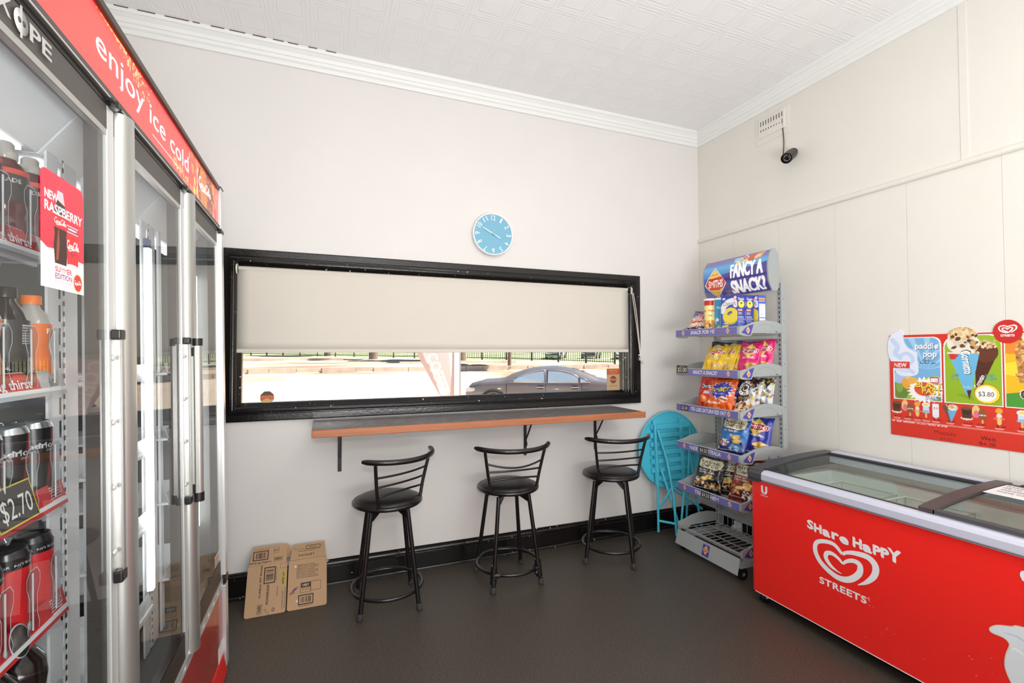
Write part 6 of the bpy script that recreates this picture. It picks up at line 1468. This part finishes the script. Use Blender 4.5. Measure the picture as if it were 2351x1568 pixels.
# cars
m_cdark = mat('car_graphite', (132, 130, 138), .25, .3, coat=.7); m_cw_ = mat('car_white', (232, 234, 236), .3, coat=.5); m_cgrey = mat('car_silver', (150, 152, 158), .3, .3, coat=.5)
m_cgl = mat('car_window', (150, 172, 194), .06, spec=.8, coat=.5); m_tyre = mat('tyre', (32, 32, 34), .8); m_rim = mat('wheel_rim', (196, 198, 200), .3, .6); m_chr = mat('chrome_trim', (214, 216, 220), .2, .7); m_lamp = mat('head_lamp', (226, 230, 236), .1); m_cin = mat('car_seat', (120, 124, 132), .8)
def build_car(paint, label):
    """nose towards -x, near side at y=0, wheels on z=0"""
    t = thing('parked_car', label, 'car')
    S = [(0, .28, .62, .62, .62, .6), (.06, .2, .76, .78, .74, .7), (.2, .18, .92, .95, .82, .72), (.55, .18, 1.0, 1.04, .87, .78), (.95, .18, 1.01, 1.07, .88, .78), (1.2, .18, 1.0, 1.11, .885, .74), (1.55, .18, .99, 1.27, .89, .69), (1.95, .18, .985, 1.40, .89, .64), (2.3, .18, .98, 1.455, .89, .62), (2.75, .18, .975, 1.47, .89, .615), (3.1, .18, .975, 1.455, .89, .62), (3.45, .18, .98, 1.39, .885, .64), (3.8, .18, .99, 1.27, .88, .67), (4.15, .18, 1.0, 1.12, .87, .72), (4.45, .2, 1.0, 1.06, .85, .75), (4.75, .3, .97, 1.02, .8, .72), (4.85, .36, .8, .84, .7, .66)]
    def ringp(s_):
        x, zb, zl, zt, wb, wt = s_
        return [(x, -wb*.93, zb), (x, -wb, (zb+zl)*.5), (x, -wb*.985, zl-.12), (x, -wb*.96, zl), (x, -wt, zt-.03), (x, -wt*.86, zt), (x, wt*.86, zt), (x, wt, zt-.03), (x, wb*.96, zl), (x, wb*.985, zl-.12), (x, wb, (zb+zl)*.5), (x, wb*.93, zb)]
    V = []
    xs_ = [s_[0] for s_ in S]; cols = list(zip(*S)); fine = np.linspace(0, 4.85, 70)
    SI = [tuple([x]+[float(np.interp(x, xs_, c)) for c in cols[1:]]) for x in fine]
    for s_ in SI: V += [(x, y+.89, z) for x, y, z in ringp(s_)]
    F = []
    for k in range(len(SI)-1):
        for i in range(12): F.append((k*12+i, (k+1)*12+i, (k+1)*12+(i+1) % 12, k*12+(i+1) % 12))
    F += [tuple(range(12)), tuple(range(12*(len(SI)-1), 12*len(SI)))[::-1]]
    MB().add(V, F, paint, True).build('body', t)
    def sidept(x, u, out=.006):
        s_ = SI[min(int(x/4.85*69), 69)]; p = ringp(s_); a, c = Vector(p[3]), Vector(p[4]); q = a.lerp(c, u); return (x, q.y+.89-out, q.z+.0)
    for nm, P in (('front_window', [(1.42, .04), (2.5, .04), (2.5, .86), (2.2, .84), (1.95, .78), (1.7, .6)]), ('rear_window', [(2.6, .04), (3.52, .04), (3.52, .5), (3.3, .72), (3.0, .84), (2.6, .87)]), ('quarter_window', [(3.58, .06), (3.86, .06), (3.72, .4), (3.58, .5)])):
        b = MB(); V = [sidept(x, u, .008) for x, u in P]+[sidept(x, u, -.01) for x, u in P]; m = len(P)
        b.add(V, [tuple(range(m))], m_cgl); b.add(V, [(i, (i+1) % m, m+(i+1) % m, m+i) for i in range(m)], m_chr); b.tube([sidept(x, u, .009) for x, u in P], .012, m_chr, 4, True); b.build(nm, t)
    def toppatch(nm, x0, x1, material, zoff):
        V, F = [], []
        for x in np.linspace(x0, x1, 8):
            s_ = SI[min(int(x/4.85*69), 69)]; wt, zt = s_[5], s_[3]; V += [(x, .89-wt*.8, zt+zoff), (x, .89+wt*.8, zt+zoff)]
        for k in range(7): F.append((2*k, 2*k+2, 2*k+3, 2*k+1))
        MB().add(V, F, material).build(nm, t)
    toppatch('windscreen', 1.25, 2.05, m_cgl, .012); toppatch('rear_screen', 3.35, 4.12, m_cgl, .012)
    for x in (.92, 3.78):
        b = MB(); b.cyl((x, -.012, .33), (x, .18, .33), .335, m_tyre, n=32); b.cyl((x, -.02, .33), (x, -.012, .33), .245, m_rim, n=28); b.cyl((x, -.026, .33), (x, -.02, .33), .05, m_cgl, n=12)
        for k in range(7): a = k*2*PI/7; b.tube([(x, -.022, .33), (x+.22*math.cos(a), -.022, .33+.22*math.sin(a))], .022, m_chr, 5)
        b.cyl((x, 1.6, .33), (x, 1.79, .33), .335, m_tyre, n=24); b.build('wheel', t)
        b = MB(); pts = [(x+.4*math.cos(a), -.002, .34+.4*math.sin(a)) for a in np.linspace(.0, PI, 16)]; b.tube(pts, .045, m_tyre, 6); b.build('wheel_arch', t)
    b = MB(); b.box(1.42, 1.58, -.12, .02, .98, 1.1, paint, b=.03); b.box(1.48, 1.54, -.02, .06, .97, 1.02, m_tyre); b.build('side_mirror', t)
    for x in (2.26, 3.3): MB().box(x, x+.22, -.018, .01, .835, .87, m_chr, b=.01).box(x+.02, x+.2, -.006, .004, .8, .9, m_tyre, b=.003).build('door_handle', t)
    b = MB()
    for x in (1.32, 2.52, 3.62): b.box(x-.006, x+.006, .0, .01, .3, .96, m_tyre)
    b.build('door_seam', t)
    MB().box(.05, .36, .06, .3, .7, .83, m_lamp, b=.03).build('head_light', t); MB().box(1.05, 1.16, -.008, .02, .78, .82, m_lamp, b=.006).build('indicator', t)
    b = MB(); b.box(-.05, .1, .12, 1.66, .4, .52, m_tyre, b=.02); b.build('bumper', t)
    return t
c = build_car(m_cdark, 'dark graphite sedan parked across the street side of the window'); c.location = (.98, 10.7, -.45); c.scale = (.97, .97, .97); c.rotation_euler = (0, 0, math.radians(-27))
for k, (x, y, s_, mt, rz, lb) in enumerate(((21.3, 43.8, 1., m_cw_, .9, 'white car far behind the fence nearest the slender trunk'), (25.0, 42.2, 1., m_cgrey, .9, 'silver car far behind the fence between two white ones'), (28.6, 40.8, 1., m_cw_, .9, 'white car far behind the fence above the orange window sticker'))):
    q = copy_tree(c); q['label'] = lb; q['group'] = 'cars parked beyond the fence'; q.location = (x, y, hgt(x, y)+.02); q.rotation_euler = (0, 0, rz); q.scale = (s_, s_, s_)
    for ch in q.children:
        if ch.name.startswith(('body', 'side_mirror')): ch.data = ch.data.copy(); ch.data.materials[0] = mt
# coffee flag
m_flag = mat('flag_pink', (246, 220, 222), .8); m_flagw = mat('flag_white', (255, 252, 252), .8)
t = thing('feather_flag', 'pink and white feather flag lettered COFFEE standing outside the window', 'flag', (-1.25, 3., -.45))
FG = FR((-.02, 0, .45), (1, 0, 0), (0, 0, 1))
edge = [(-.004, .42), (-.13, .62), (-.245, .82), (-.41, 1.12), (-.56, 1.41), (-.68, 1.75), (-.72, 2.2), (-.66, 2.6), (-.5, 2.95), (-.3, 3.15), (-.1, 3.2)]
ed = [tuple(p) for p in catmull(edge, 5)]
b = MB(FG); V, F = [], []
for k, (x, z) in enumerate(ed):
    r0 = min(-.001, -.06+max(0, (z-2.6))*-.0); V += [(x+(r0-x)*u, z, .004*math.sin(3*z+4*u)) for u in np.linspace(0, 1, 7)]
for k in range(len(ed)-1):
    for i in range(6): F.append((k*7+i, k*7+i+1, (k+1)*7+i+1, (k+1)*7+i))
b.add(V, F, m_flag, True); fl = b.build('flag_cloth', t); fl.modifiers.new('t', 'SOLIDIFY').thickness = .002
b = MB(FG); b.box(-.065, .012, .42, 3.0, -.006, .01, m_flagw); b.build('pole_sleeve', t)
b = MB(FG @ FR((-.435, 1.37, .016), (.34, -.94, 0), (.94, .34, 0))); b.text('COFFEE', Matrix(), .13, m_flagw, w=.56, align='l', off=.022, z=.003); b.build('lettering', fl)
MB().cyl((-.005, 0, 0), (-.005, 0, 3.65), .012, m_alu, n=12).build('pole', t); MB().box(-.25, .25, -.03, .03, 0, .03, m_blkp).box(-.03, .03, -.25, .25, 0, .03, m_blkp).build('foot', t)
# a white drain block and marker lying by the far kerb
tag(MB().box(-.16, .3, 30.95, 31.15, -.45, -.22, m_wplas, b=.03).build('marker_block'), 'small white marker block by the far kerb', 'block')
# ================================================================== camera, light, sky
cam = bpy.data.cameras.new('camera'); co = bpy.data.objects.new('camera', cam); COL.objects.link(co)
cam.sensor_fit = 'HORIZONTAL'; cam.sensor_width = 36; cam.lens = 36*1092.74870/2351; cam.clip_start = .02; cam.clip_end = 400
yaw, pitch, roll = .377030505, .0234648469, -.00168669919
fw = Vector((math.sin(yaw)*math.cos(pitch), math.cos(yaw)*math.cos(pitch), math.sin(pitch))); rt = Vector((math.cos(yaw), -math.sin(yaw), 0)); up = rt.cross(fw)
r2 = rt*math.cos(roll)+up*math.sin(roll); u2 = up*math.cos(roll)-rt*math.sin(roll)
co.matrix_world = Matrix(((r2.x, u2.x, -fw.x, -2.94041), (r2.y, u2.y, -fw.y, -3.138721), (r2.z, u2.z, -fw.z, 1.4), (0, 0, 0, 1)))
scene.camera = co

def area(name, loc, target, w, h, power, rgb=(1, 1, 1)):
    l = bpy.data.lights.new(name, 'AREA'); l.shape = 'RECTANGLE'; l.size = w; l.size_y = h; l.energy = power; l.color = rgb
    o = bpy.data.objects.new(name, l); COL.objects.link(o); o.location = loc
    o.rotation_euler = (Vector(target)-Vector(loc)).to_track_quat('-Z', 'Y').to_euler()
    return o
area('overhead_light', (-1.7, -2.7, 3.15), (-1.7, -2.6, 0), .35, 1.2, 11, (1, .98, .95))
area('overhead_light', (-2.4, -4.8, 3.15), (-2.4, -4.7, 0), 1.2, 1.2, 24, (1, .98, .95))  # added ambient fill over the unseen back of the room
area('rear_fill', (-2.0, -6.3, 1.6), (-2.0, 0, 1.5), 3.95, 3.1, 64, (.98, .99, 1))  # added fill panel before the closed rear wall, no shop front there
area('ceiling_fill', (-2.2, -3.9, .9), (-2.1, -3.2, 3.2), 1.6, 1.2, 84, (1, 1, 1))  # added upward fill for the ceiling, standing in for a bounced flash
area('camera_flash', (-2.94, -3.2, 1.6), (-1.9, -.2, 1.3), .16, .1, 13, (1, .99, .97))
sun = bpy.data.lights.new('sun', 'SUN'); sun.energy = 12; sun.angle = .009; sun.color = (1, .95, .86)
so = bpy.data.objects.new('sun', sun); COL.objects.link(so); so.rotation_euler = Vector((-.6, .14, -.78)).to_track_quat('-Z', 'Y').to_euler()
w = bpy.data.worlds.new('sky'); scene.world = w; w.use_nodes = True; nt = w.node_tree
sky = nt.nodes.new('ShaderNodeTexSky'); sky.sky_type = 'HOSEK_WILKIE'; sky.sun_direction = (.6, -.14, .78); sky.turbidity = 3
nt.links.new(sky.outputs[0], nt.nodes['Background'].inputs['Color']); nt.nodes['Background'].inputs['Strength'].default_value = 2.2
scene.view_settings.view_transform = 'Standard'; scene.view_settings.look = 'None'; scene.view_settings.gamma = 1; scene.view_settings.use_curve_mapping = False
scene.view_settings.exposure = .06
